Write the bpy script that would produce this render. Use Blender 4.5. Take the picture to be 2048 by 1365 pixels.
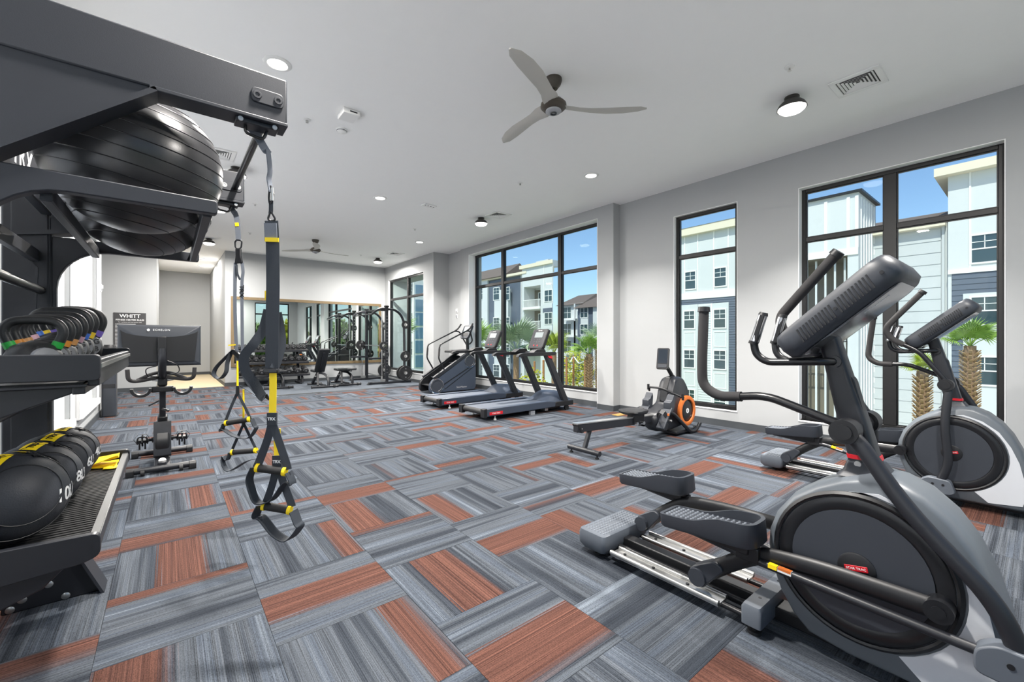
import bpy, math, random
from mathutils import Vector, Matrix, Euler
PI = math.pi
for o in list(bpy.data.objects): bpy.data.objects.remove(o, do_unlink=True)
SC = bpy.context.scene
COL = SC.collection

# ------------------------------------------------------------------ camera
FPX, EYE, YAW = 856.0, 1.338, math.atan2(688, 856)
cam = bpy.data.cameras.new('camera')
cam.sensor_fit = 'HORIZONTAL'; cam.sensor_width = 36.0; cam.lens = FPX / 2048 * 36.0
cam.shift_y = -2.5 / 2048; cam.clip_start = 0.05; cam.clip_end = 600
camo = bpy.data.objects.new('camera', cam); COL.objects.link(camo)
camo.location = (0, 0, EYE); camo.rotation_euler = (PI / 2, 0, -YAW)
SC.camera = camo

# ------------------------------------------------------------------ world, sun, exposure
W = bpy.data.worlds.new('world'); SC.world = W; W.use_nodes = True
wn = W.node_tree.nodes; wl = W.node_tree.links
for n in list(wn): wn.remove(n)
sky = wn.new('ShaderNodeTexSky'); sky.sky_type = 'NISHITA'; sky.sun_disc = False
sky.sun_elevation = math.radians(52); sky.sun_rotation = math.radians(262)
sky.air_density = 1.0; sky.dust_density = 0.8; sky.ozone_density = 4.5
bg = wn.new('ShaderNodeBackground'); bg.inputs['Strength'].default_value = 0.145
wo = wn.new('ShaderNodeOutputWorld')
wl.new(sky.outputs[0], bg.inputs[0]); wl.new(bg.outputs[0], wo.inputs[0])
sd = bpy.data.lights.new('sun', 'SUN'); sd.energy = 3.3; sd.angle = 0.009; sd.color = (1, .95, .87)
so = bpy.data.objects.new('sun', sd); COL.objects.link(so)
so.rotation_euler = Vector((0.62, 0.12, -0.84)).to_track_quat('-Z', 'Y').to_euler()
vs = SC.view_settings
vs.view_transform = 'Standard'; vs.look = 'None'; vs.gamma = 1.0; vs.use_curve_mapping = False
vs.exposure = 0.35
LAMP_W = 1.2

# ------------------------------------------------------------------ helpers
class MB:
    def __init__(s): s.v = []; s.f = []
    def add(s, vs, fs):
        b = len(s.v); s.v += [tuple(p) for p in vs]; s.f += [tuple(b + i for i in q) for q in fs]; return s
    def box(s, x0, x1, y0, y1, z0, z1):
        x0, x1 = sorted((x0, x1)); y0, y1 = sorted((y0, y1)); z0, z1 = sorted((z0, z1))
        return s.add([(x0,y0,z0),(x1,y0,z0),(x1,y1,z0),(x0,y1,z0),(x0,y0,z1),(x1,y0,z1),(x1,y1,z1),(x0,y1,z1)],
                     [(3,2,1,0),(4,5,6,7),(0,1,5,4),(1,2,6,5),(2,3,7,6),(3,0,4,7)])
    def obox(s, c, size, R=None):
        hx, hy, hz = [a / 2 for a in size]; M = R if R is not None else Matrix.Identity(3); c = Vector(c)
        P = [(-hx,-hy,-hz),(hx,-hy,-hz),(hx,hy,-hz),(-hx,hy,-hz),(-hx,-hy,hz),(hx,-hy,hz),(hx,hy,hz),(-hx,hy,hz)]
        return s.add([c + M @ Vector(p) for p in P], [(3,2,1,0),(4,5,6,7),(0,1,5,4),(1,2,6,5),(2,3,7,6),(3,0,4,7)])
    def bar(s, p0, p1, w, h, side=(0, 0, 1)):
        """rectangular bar p0->p1; h along the direction closest to `side`"""
        p0 = Vector(p0); p1 = Vector(p1); d = p1 - p0; L = d.length; d.normalize()
        u = Vector(side); u = (u - d * u.dot(d)).normalized(); r = d.cross(u)
        M = Matrix((r, d, u)).transposed()
        return s.obox((p0 + p1) / 2, (w, L, h), M)
    def loft(s, rings, cap=True, closed=True):
        n = len(rings[0]); b = len(s.v)
        for R in rings: s.v += [tuple(p) for p in R]
        for i in range(len(rings) - 1):
            for j in range(n if closed else n - 1):
                k = (j + 1) % n
                s.f.append((b+i*n+j, b+i*n+k, b+(i+1)*n+k, b+(i+1)*n+j))
        if cap:
            s.f.append(tuple(b + j for j in reversed(range(n))))
            s.f.append(tuple(b + (len(rings)-1)*n + j for j in range(n)))
        return s
    def cyl(s, p0, p1, r0, r1=None, n=16, cap=True):
        r1 = r0 if r1 is None else r1
        p0 = Vector(p0); p1 = Vector(p1); d = (p1 - p0).normalized()
        u = d.orthogonal().normalized(); w = d.cross(u)
        rings = [[p + (u*math.cos(2*PI*j/n) + w*math.sin(2*PI*j/n))*r for j in range(n)] for p, r in ((p0, r0), (p1, r1))]
        return s.loft(rings, cap)
    def tube(s, pts, r, n=10, cap=True, flat=None):
        """sweep a circle (or an ellipse flat=(a,b)) along pts with parallel transport; r may be a list"""
        P = [Vector(p) for p in pts]; m = len(P)
        T = [((P[min(i+1,m-1)] - P[max(i-1,0)]).normalized()) for i in range(m)]
        u = T[0].orthogonal().normalized()
        if flat and len(flat) > 2: u = Vector(flat[2]); u = (u - T[0]*u.dot(T[0])).normalized()
        rings = []
        for i in range(m):
            u = (u - T[i]*u.dot(T[i])).normalized(); w = T[i].cross(u)
            rr = r[i] if isinstance(r, (list, tuple)) else r
            a, b = (rr, rr) if not flat else (flat[0], flat[1])
            rings.append([P[i] + u*a*math.cos(2*PI*j/n) + w*b*math.sin(2*PI*j/n) for j in range(n)])
        return s.loft(rings, cap)
    def ribbon(s, pts, w, t, side):
        """flat strap: rectangle w (along side) x t swept along pts; side may be a list"""
        P = [Vector(p) for p in pts]; m = len(P); rings = []
        for i in range(m):
            T = (P[min(i+1,m-1)] - P[max(i-1,0)]).normalized()
            sd_ = Vector(side[i] if isinstance(side, list) else side); sd_ = (sd_ - T*sd_.dot(T)).normalized(); nn = T.cross(sd_)
            ww = w[i] if isinstance(w, list) else w
            rings.append([P[i]+sd_*ww/2+nn*t/2, P[i]-sd_*ww/2+nn*t/2, P[i]-sd_*ww/2-nn*t/2, P[i]+sd_*ww/2-nn*t/2])
        return s.loft(rings, True)
    def lathe(s, prof, n=24, M=None, cap=True):
        """profile [(r,z)...] about local z, M places it"""
        M = M or Matrix.Identity(4)
        rings = [[M @ Vector((max(r,1e-5)*math.cos(2*PI*j/n), max(r,1e-5)*math.sin(2*PI*j/n), z)) for j in range(n)] for r, z in prof]
        return s.loft(rings, cap)
    def prism(s, poly, plane, a0, a1):
        mp = {'yz': lambda p, a: (a, p[0], p[1]), 'xz': lambda p, a: (p[0], a, p[1]), 'xy': lambda p, a: (p[0], p[1], a)}[plane]
        n = len(poly)
        area = sum(poly[i][0]*poly[(i+1)%n][1] - poly[(i+1)%n][0]*poly[i][1] for i in range(n))
        if area < 0: poly = poly[::-1]
        if plane == 'xz': a0, a1 = max(a0, a1), min(a0, a1)
        else: a0, a1 = min(a0, a1), max(a0, a1)
        return s.loft([[mp(p, a0) for p in poly], [mp(p, a1) for p in poly]], True)
    def ball(s, c, r, sc=(1,1,1), nu=24, nv=14, R=None):
        c = Vector(c); R = R or Matrix.Identity(3)
        rings = []
        for i in range(nv + 1):
            a = -PI/2 + PI*i/nv
            rings.append([c + R @ Vector((r*sc[0]*max(math.cos(a),1e-4)*math.cos(2*PI*j/nu), r*sc[1]*max(math.cos(a),1e-4)*math.sin(2*PI*j/nu), r*sc[2]*math.sin(a))) for j in range(nu)])
        return s.loft(rings, True)

def fillet(pts, rad, k=5):
    """round the inner corners of a polyline"""
    P = [Vector(p) for p in pts]; out = [P[0]]
    for i in range(1, len(P)-1):
        a = P[i-1]-P[i]; b = P[i+1]-P[i]; r = min(rad, a.length*.48, b.length*.48)
        A = P[i]+a.normalized()*r; B = P[i]+b.normalized()*r
        for j in range(k+1):
            t = j/k; out.append(A*(1-t)**2 + P[i]*2*t*(1-t) + B*t*t)
    out.append(P[-1]); return out
def rpoly(pts, rad, k=4):
    """round the corners of a closed 2D polygon"""
    n = len(pts); out = []
    for i in range(n):
        p = Vector(pts[i]); a = Vector(pts[i-1])-p; b = Vector(pts[(i+1)%n])-p
        rr = rad[i] if isinstance(rad, (list, tuple)) else rad
        r = min(rr, a.length*.48, b.length*.48)
        if r < 1e-5: out.append(tuple(p)); continue
        A = p+a.normalized()*r; B = p+b.normalized()*r
        for j in range(k+1):
            t = j/k; out.append(tuple(A*(1-t)**2 + p*2*t*(1-t) + B*t*t))
    return out
def smooth(pts, k=6):
    """Catmull-Rom through pts"""
    P = [Vector(p) for p in pts]; out = []
    for i in range(len(P)-1):
        p0 = P[max(i-1,0)]; p1 = P[i]; p2 = P[i+1]; p3 = P[min(i+2,len(P)-1)]
        for j in range(k):
            t = j/k
            out.append(.5*((2*p1)+(p2-p0)*t+(2*p0-5*p1+4*p2-p3)*t*t+(3*p1-p0-3*p2+p3)*t**3))
    out.append(P[-1]); return out
def AX(origin, z, x=None):
    """4x4 matrix with local z along `z`"""
    z = Vector(z).normalized(); x = Vector(x) if x is not None else z.orthogonal(); x = (x - z*x.dot(z)).normalized(); y = z.cross(x)
    M = Matrix((x, y, z)).transposed().to_4x4(); M.translation = Vector(origin); return M

def mk(name, mb, mat, parent=None, bevel=0, loc=None, rot=None, seg=2, smooth_ang=38, kind=None):
    me = bpy.data.meshes.new(name); me.from_pydata(mb.v, [], mb.f); me.validate(); me.update()
    me.polygons.foreach_set('use_smooth', [True]*len(me.polygons))
    me.set_sharp_from_angle(angle=math.radians(smooth_ang))
    me.materials.append(mat)
    o = bpy.data.objects.new(name, me); COL.objects.link(o)
    if parent is not None: o.parent = parent
    if loc is not None: o.location = loc
    if rot is not None: o.rotation_euler = rot
    if bevel:
        m = o.modifiers.new('bevel', 'BEVEL'); m.width = bevel; m.segments = seg; m.limit_method = 'ANGLE'; m.angle_limit = math.radians(40); m.harden_normals = False
    if kind: o['kind'] = kind
    return o
def tag(o, label, cat=None, group=None):
    o['label'] = label
    if cat: o['category'] = cat
    if group: o['group'] = group
    return o
def thing(name, label, cat, loc=(0,0,0), rotz=0, group=None):
    o = bpy.data.objects.new(name, None); COL.objects.link(o); o.empty_display_size = .1
    o.location = loc; o.rotation_euler = (0, 0, rotz)
    return tag(o, label, cat, group)
def struct(name, mb, mat, parent=None, label=None, bevel=0):
    o = mk(name, mb, mat, parent, bevel)
    if parent is None: o['kind'] = 'structure'
    if label: o['label'] = label
    return o
def dup(root, loc=None, rot=None, label=None, group=None):
    r = root.copy(); COL.objects.link(r)
    if loc is not None: r.location = loc
    if rot is not None: r.rotation_euler = rot
    if label: r['label'] = label
    if group: r['group'] = group
    for ch in list(root.children):
        c = ch.copy(); COL.objects.link(c); c.parent = r
        for g in list(ch.children):
            d = g.copy(); COL.objects.link(d); d.parent = c
    return r
def text_mb(body, size, M, depth=.001, align='CENTER', xscale=1.0, bold=0.0, spacing=1.0):
    """lettering as mesh, centred at M's origin in M's xy-plane"""
    cu = bpy.data.curves.new('lettering', 'FONT'); cu.body = body; cu.size = size; cu.align_x = align; cu.align_y = 'CENTER'
    cu.extrude = depth/2; cu.offset = bold; cu.resolution_u = 3; cu.space_character = spacing
    t = bpy.data.objects.new('lettering', cu); COL.objects.link(t)
    dg = bpy.context.evaluated_depsgraph_get(); dg.update()
    me = bpy.data.meshes.new_from_object(t.evaluated_get(dg))
    mb = MB(); S = Matrix.Diagonal((xscale, 1, 1, 1))
    mb.add([M @ S @ v.co for v in me.vertices], [tuple(p.vertices) for p in me.polygons])
    bpy.data.objects.remove(t, do_unlink=True); bpy.data.curves.remove(cu); bpy.data.meshes.remove(me)
    return mb

# ------------------------------------------------------------------ materials
def srgb(r, g, b):
    f = lambda c: (c/255/12.92) if c/255 <= .04045 else ((c/255+.055)/1.055)**2.4
    return (f(r), f(g), f(b), 1)
def pmat(name, col, rough=.5, metal=0.0, var=.06, vscale=8, bump=0.0, bscale=60, spec=.5, coat=0.0, emit=None, estr=0.0, sheen=0.0):
    """principled material with a little procedural colour variation and relief"""
    m = bpy.data.materials.new(name); m.use_nodes = True
    nt = m.node_tree; n = nt.nodes; l = nt.links; b = n['Principled BSDF']
    b.inputs['Roughness'].default_value = rough; b.inputs['Metallic'].default_value = metal
    b.inputs['Specular IOR Level'].default_value = spec; b.inputs['Coat Weight'].default_value = coat
    if sheen: b.inputs['Sheen Weight'].default_value = sheen
    tc = n.new('ShaderNodeTexCoord')
    if var:
        no = n.new('ShaderNodeTexNoise'); no.inputs['Scale'].default_value = vscale; no.inputs['Detail'].default_value = 3
        l.new(tc.outputs['Object'], no.inputs['Vector'])
        mx = n.new('ShaderNodeMix'); mx.data_type = 'RGBA'
        mx.inputs['A'].default_value = tuple(c*(1-var) for c in col[:3]) + (1,); mx.inputs['B'].default_value = tuple(min(1, c*(1+var)) for c in col[:3]) + (1,)
        l.new(no.outputs['Fac'], mx.inputs['Factor']); l.new(mx.outputs['Result'], b.inputs['Base Color'])
    else: b.inputs['Base Color'].default_value = col
    if bump:
        nb = n.new('ShaderNodeTexNoise'); nb.inputs['Scale'].default_value = bscale; nb.inputs['Detail'].default_value = 2
        l.new(tc.outputs['Object'], nb.inputs['Vector'])
        bp = n.new('ShaderNodeBump'); bp.inputs['Strength'].default_value = bump; bp.inputs['Distance'].default_value = .002
        l.new(nb.outputs['Fac'], bp.inputs['Height']); l.new(bp.outputs['Normal'], b.inputs['Normal'])
    if emit: b.inputs['Emission Color'].default_value = emit; b.inputs['Emission Strength'].default_value = estr
    return m
def glass_mat(name, tint=(.93, .98, .97), refl=1.0):
    """thin window pane: clear with fresnel reflection"""
    m = bpy.data.materials.new(name); m.use_nodes = True
    nt = m.node_tree; n = nt.nodes; l = nt.links; n.remove(n['Principled BSDF'])
    tr = n.new('ShaderNodeBsdfTransparent'); tr.inputs[0].default_value = tint + (1,)
    gl = n.new('ShaderNodeBsdfGlossy'); gl.inputs['Roughness'].default_value = 0.0
    fr = n.new('ShaderNodeLayerWeight'); fr.inputs['Blend'].default_value = .5
    pw = n.new('ShaderNodeMath'); pw.operation = 'POWER'; pw.inputs[1].default_value = 5.0; l.new(fr.outputs['Facing'], pw.inputs[0])
    mu = n.new('ShaderNodeMath'); mu.operation = 'MULTIPLY_ADD'; mu.inputs[1].default_value = .8*refl; mu.inputs[2].default_value = .025*refl
    mix = n.new('ShaderNodeMixShader')
    l.new(pw.outputs[0], mu.inputs[0]); l.new(mu.outputs[0], mix.inputs[0]); l.new(tr.outputs[0], mix.inputs[1]); l.new(gl.outputs[0], mix.inputs[2])
    l.new(mix.outputs[0], n['Material Output'].inputs[0])
    return m
M_ = {}
M_['wall'] = pmat('wall_paint', srgb(166, 168, 169), .85, var=.01, bump=.08, bscale=220)
M_['ceil'] = pmat('ceiling_paint', srgb(247, 247, 246), .9, var=.01, bump=.06, bscale=200)
M_['trimw'] = pmat('white_trim', srgb(232, 233, 233), .5, var=.01)
M_['base'] = pmat('rubber_base', srgb(62, 66, 70), .6, var=.05)
M_['frame'] = pmat('window_bronze', srgb(22, 22, 23), .4, var=.05)
M_['pane'] = glass_mat('pane_glass', refl=.55)
M_['black'] = pmat('black_plastic', srgb(20, 21, 24), .42, var=.08)
M_['blackm'] = pmat('black_metal', srgb(22, 23, 26), .3, var=.06, spec=.5)
M_['satin'] = pmat('satin_black_steel', srgb(29, 31, 36), .38, var=.05, bump=.05, bscale=400)
M_['slate'] = pmat('slate_powdercoat', srgb(35, 38, 45), .5, var=.05, bump=.10, bscale=500)
M_['rubber'] = pmat('black_rubber', srgb(26, 27, 29), .6, var=.12, bump=.15, bscale=300)
M_['grip'] = pmat('foam_grip', srgb(44, 43, 44), .85, var=.12, bump=.3, bscale=350)
M_['grey'] = pmat('grey_plastic', srgb(84, 90, 98), .45, var=.04, bump=.05, bscale=300)
M_['dgrey'] = pmat('dark_grey_plastic', srgb(47, 51, 58), .45, var=.04, bump=.05, bscale=300)
M_['lgrey'] = pmat('silver_plastic', srgb(150, 153, 158), .42, var=.03, spec=.5)
M_['silver'] = pmat('brushed_aluminium', srgb(196, 196, 194), .3, metal=.9, var=.04)
M_['chrome'] = pmat('chrome', srgb(225, 225, 225), .12, metal=1.0, var=0)
M_['white'] = pmat('white_plastic', srgb(235, 235, 233), .4, var=.02)
M_['letter'] = pmat('white_print', srgb(225, 226, 226), .6, var=.02)
M_['lettergrey'] = pmat('grey_print', srgb(150, 152, 156), .6, var=.02)
M_['red'] = pmat('red_plastic', srgb(186, 20, 34), .4, var=.05)
M_['yellow'] = pmat('yellow_webbing', srgb(246, 214, 16), .6, var=.05)
M_['orange'] = pmat('orange_rubber', srgb(196, 104, 40), .6, var=.08)
# ------------------------------------------------------------------ room shell
CZ = 3.9            # ceiling height
XL, XR, XP, XF = -0.93, 6.69, 6.49, 6.04     # left wall, near right wall, window wall, far right wall
YB, YE, YH = -1.6, 14.75, 20.4               # wall behind the camera, mirror wall, end of the hall
ROOT_FLOOR = struct('floor', MB().box(XL-.2, 7.0, YB-.2, 10.5, -.3, -.006).box(-4.2, 7.0, 10.5, YE, -.3, -.006) if True else MB().box(-4.2, 7.0, YB-.2, YE, -.3, -.006), pmat('floor_slab', srgb(90, 90, 92), .9), label='carpet tile floor of grey and rust striped squares with a black rubber corner')
struct('floor_hall', MB().box(-4.2, 6.3, YE, YH+.2, -.3, 0), pmat('hall_vinyl', srgb(214, 196, 160), .35, var=.08, vscale=3), label='pale wood coloured hall floor beyond the mirror wall')
struct('ceiling', MB().box(XL-.2, 7.0, YB-.2, 10.5, CZ, CZ+.3).box(-4.2, 7.0, 10.5, YH+.2, CZ, CZ+.3), M_['ceil'], label='plain white painted ceiling')

def wall_x(x0, x1, y0, y1, z0, z1, holes, mb=None):
    """wall slab in x0..x1 with rectangular openings (ya,yb,za,zb) in y"""
    mb = mb or MB(); hs = sorted(holes); y = y0
    for ya, yb, za, zb in hs:
        if ya > y: mb.box(x0, x1, y, ya, z0, z1)
        if za > z0: mb.box(x0, x1, ya, yb, z0, za)
        if zb < z1: mb.box(x0, x1, ya, yb, zb, z1)
        y = yb
    if y < y1: mb.box(x0, x1, y, y1, z0, z1)
    return mb
def wall_y(y0, y1, x0, x1, z0, z1, holes, mb=None):
    t = wall_x(y0, y1, x0, x1, z0, z1, holes)
    mb = mb or MB(); b = len(mb.v)
    mb.v += [(q[1], q[0], q[2]) for q in t.v]; mb.f += [tuple(b+i for i in reversed(q)) for q in t.f]
    return mb
W3 = (.25, 2.10, .25, 3.40); W2 = (2.90, 3.94, .265, 3.425); W1 = (5.43, 9.985, .29, 3.69); W4 = (11.79, 14.47, .30, 3.42)
struct('wall_right', wall_x(XR, XR+.22, YB-.2, 5.05, 0, CZ, [W3, W2]), M_['wall'])
m = wall_x(XP, 6.92, 5.05, 10.42, 0, CZ, [(5.43, 9.985, 0, 3.69)])
m.box(6.70, 6.92, 5.43, 9.985, 0, .29)
m.box(6.56, 6.92, 10.42, 11.20, 0, CZ)
struct('wall_window', m, M_['wall'])
struct('wall_far_right', wall_x(XF, XF+.88, 11.17, YE, 0, CZ, [W4]), M_['wall'])
struct('wall_back', MB().box(1.276, 6.3, YE, YE+.2, 0, CZ).box(-4.2, -.24, YE, YE+.2, 0, CZ).box(-.44, -.24, YE+.2, YH, 0, CZ).box(1.276, 1.476, YE+.2, YH, 0, CZ), M_['wall'])
struct('wall_hall_end', MB().box(-4.2, 6.3, YH, YH+.2, 0, CZ), M_['wall'])
R1 = (4.25, 6.2, .30, 3.69); R2 = (-.6, 2.6, .30, 3.69)  # second opening is out of view, widened to let in more daylight
struct('wall_rear', wall_y(YB-.22, YB, XL-.2, 7.0, 0, CZ, [R2, R1]), M_['wall'])
# left wall with window openings, unseen ones by the camera added for daylight
LW = [(-1.2, .4, .37, 3.0), (.9, 2.5, .37, 3.0), (3.0, 4.8, .37, 3.0), (5.3, 7.45, .37, 3.0), (8.0, 9.9, .37, 3.0)]
struct('wall_left', wall_x(XL-.2, XL, YB-.2, 10.6, 0, CZ, LW).box(-4.2, XL-.2, 10.4, 10.6, 0, CZ).box(-4.2, -4.0, 10.6, YE, 0, CZ), M_['wall'])
# rubber baseboards
bb = .10; bt = .012
struct('baseboard_right', MB().box(XR-bt, XR, YB, 5.05, 0, bb).box(XP-bt, XR, 5.05-bt, 5.05, 0, bb).box(XP-bt, XP, 5.05, 5.43, 0, bb)
       .box(6.70-bt, 6.70, 5.43, 9.985, 0, bb).box(XP-bt, XP, 9.985, 10.42, 0, bb).box(6.56-bt, 6.56, 10.42, 11.17, 0, bb)
       .box(XF-bt, 6.56, 11.17-bt, 11.17, 0, bb).box(XF-bt, XF, 11.17, YE, 0, bb), M_['base'])
struct('baseboard_back', MB().box(1.276-bt, XF, YE-bt, YE, 0, bb).box(-4.2, -.24, YE-bt, YE, 0, bb).box(-.24, -.24+bt, YE, YH, 0, bb).box(1.276-bt, 1.276, YE, YH, 0, bb).box(-.24, 1.276, YH-bt, YH, 0, bb), M_['base'])
struct('baseboard_left', MB().box(XL, XL+bt, YB, 10.6, 0, bb).box(-4.0, XL+bt, 10.6, 10.6+bt, 0, bb), M_['base'])
struct('baseboard_rear', MB().box(XL, XR, YB, YB+bt, 0, bb), M_['base'])

# windows: frame members and panes are children
def window(n, axis, plane, a0, a1, z0, z1, mull, trans, fw=.055, dp=.09, mw=.06, label=''):
    """axis 'x': in a wall facing -x at x=plane (frame inner face); a = y range. axis 'y': wall facing +y"""
    bx = (lambda mb, a, b, c, d, t0=0, t1=dp: mb.box(plane+t0, plane+t1, a, b, c, d)) if axis == 'x' else (lambda mb, a, b, c, d, t0=0, t1=dp: mb.box(a, b, plane-t1, plane-t0, c, d))
    fr = MB()
    bx(fr, a0, a0+fw, z0, z1); bx(fr, a1-fw, a1, z0, z1); bx(fr, a0+fw, a1-fw, z0, z0+fw); bx(fr, a0+fw, a1-fw, z1-fw, z1)
    root = mk('window_%d' % n, fr, M_['frame'], bevel=.004); root['kind'] = 'structure'; root['label'] = label
    for c, w in mull: mk('mullion', bx(MB(), c-w/2, c+w/2, z0+fw, z1-fw, -.005, dp), M_['frame'], root, .004)
    edges = [a0+fw] + sum([[c-w/2, c+w/2] for c, w in mull], []) + [a1-fw]
    for i in range(0, len(edges), 2):
        ya, yb = edges[i], edges[i+1]
        mk('transom_bar', bx(MB(), ya, yb, trans-mw/2, trans+mw/2, .002, dp), M_['frame'], root, .004)
        for za, zb in ((z0+fw, trans-mw/2), (trans+mw/2, z1-fw)):
            mk('pane', bx(MB(), ya, yb, za, zb, .045, .051), M_['pane'], root)
            g = .012
            bd = MB(); bx(bd, ya, ya+g, za, zb, .02, .04); bx(bd, yb-g, yb, za, zb, .02, .04); bx(bd, ya+g, yb-g, za, za+g, .02, .04); bx(bd, ya+g, yb-g, zb-g, zb, .02, .04)
            mk('glazing_bead', bd, M_['frame'], root)
    return root
window(1, 'x', 6.70, *W1, [(6.67, .10), (8.73, .10)], 2.80, label='wide dark framed window of six panes behind the treadmills')
window(2, 'x', 6.75, *W2, [], 2.73, label='narrow dark framed window of two panes behind the rower')
window(3, 'x', 6.80, *W3, [(1.17, .12)], 2.705, label='dark framed window of four panes behind the ellipticals')
window(4, 'x', 6.10, *W4, [(13.03, .09)], 2.74, label='dark framed window of four panes beside the smith machine')
window(5, 'y', YB-.08, *R1, [(5.2, .08)], 2.97, label='dark framed window of four panes in the wall facing the mirror')
window(6, 'y', YB-.08, *R2, [(.47, .08), (1.53, .08)], 2.97, label='dark framed window of four panes in the wall behind the rack')
# white sills
struct('trim_1', MB().box(XR-.01, 6.80, W3[0], W3[1], W3[2]-.02, W3[2]+.0).box(XR-.01, 6.75, W2[0], W2[1], W2[2]-.02, W2[2]), M_['trimw'])
struct('trim_2', MB().box(XF-.01, 6.10, W4[0], W4[1], W4[2]-.02, W4[2]).box(6.685, 6.70, 5.43, 9.985, .27, .29), M_['trimw'])
rv = MB()
for (y0, y1, z0, z1), xa, xb in ((W3, XR-.004, 6.80), (W2, XR-.004, 6.75), (W4, XF-.004, 6.10), ((5.43, 9.985, 0, 3.69), XP-.004, 6.70)):
    rv.box(xa, xb, y0, y1, z1-.008, z1).box(xa, xb, y1-.008, y1, z0, z1-.008).box(xa, xb, y0, y0+.008, z0, z1-.008)
struct('trim_3', rv, M_['trimw'])
# left wall windows: white casing, frosted panes made translucent to add daylight
frost = bpy.data.materials.new('frosted_glass'); frost.use_nodes = True
_n = frost.node_tree.nodes; _l = frost.node_tree.links; _n.remove(_n['Principled BSDF'])
_t = _n.new('ShaderNodeBsdfTranslucent'); _t.inputs[0].default_value = (.93, .95, .97, 1); _d = _n.new('ShaderNodeBsdfDiffuse'); _d.inputs[0].default_value = (.8, .83, .86, 1)
_m = _n.new('ShaderNodeMixShader'); _m.inputs[0].default_value = .12; _l.new(_t.outputs[0], _m.inputs[1]); _l.new(_d.outputs[0], _m.inputs[2]); _l.new(_m.outputs[0], _n['Material Output'].inputs[0])
for i, (a, b, c, d) in enumerate(LW):
    cs = MB(); k = .09
    cs.box(XL-.01, XL+.03, a-k, a, c-k, d+k).box(XL-.01, XL+.03, b, b+k, c-k, d+k).box(XL-.01, XL+.03, a, b, d, d+k).box(XL-.01, XL+.05, a-.02, b+.02, c-k, c)
    r = mk('window_%d' % (7+i), cs, M_['trimw'], bevel=.006); r['kind'] = 'structure'; r['label'] = 'white cased interior window with pale frosted panes in the left wall'
    mid = (a+b)/2
    mk('sash', MB().box(XL-.09, XL-.05, a, b, c, c+.07).box(XL-.09, XL-.05, a, b, d-.07, d).box(XL-.09, XL-.05, a, a+.06, c+.07, d-.07).box(XL-.09, XL-.05, b-.06, b, c+.07, d-.07).box(XL-.09, XL-.05, mid-.03, mid+.03, c+.07, d-.07), M_['trimw'], r, .003)
    for ya, yb in ((a+.06, mid-.03), (mid+.03, b-.06)): mk('pane', MB().box(XL-.08, XL-.07, ya, yb, c+.07, d-.07), frost, r)

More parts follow.
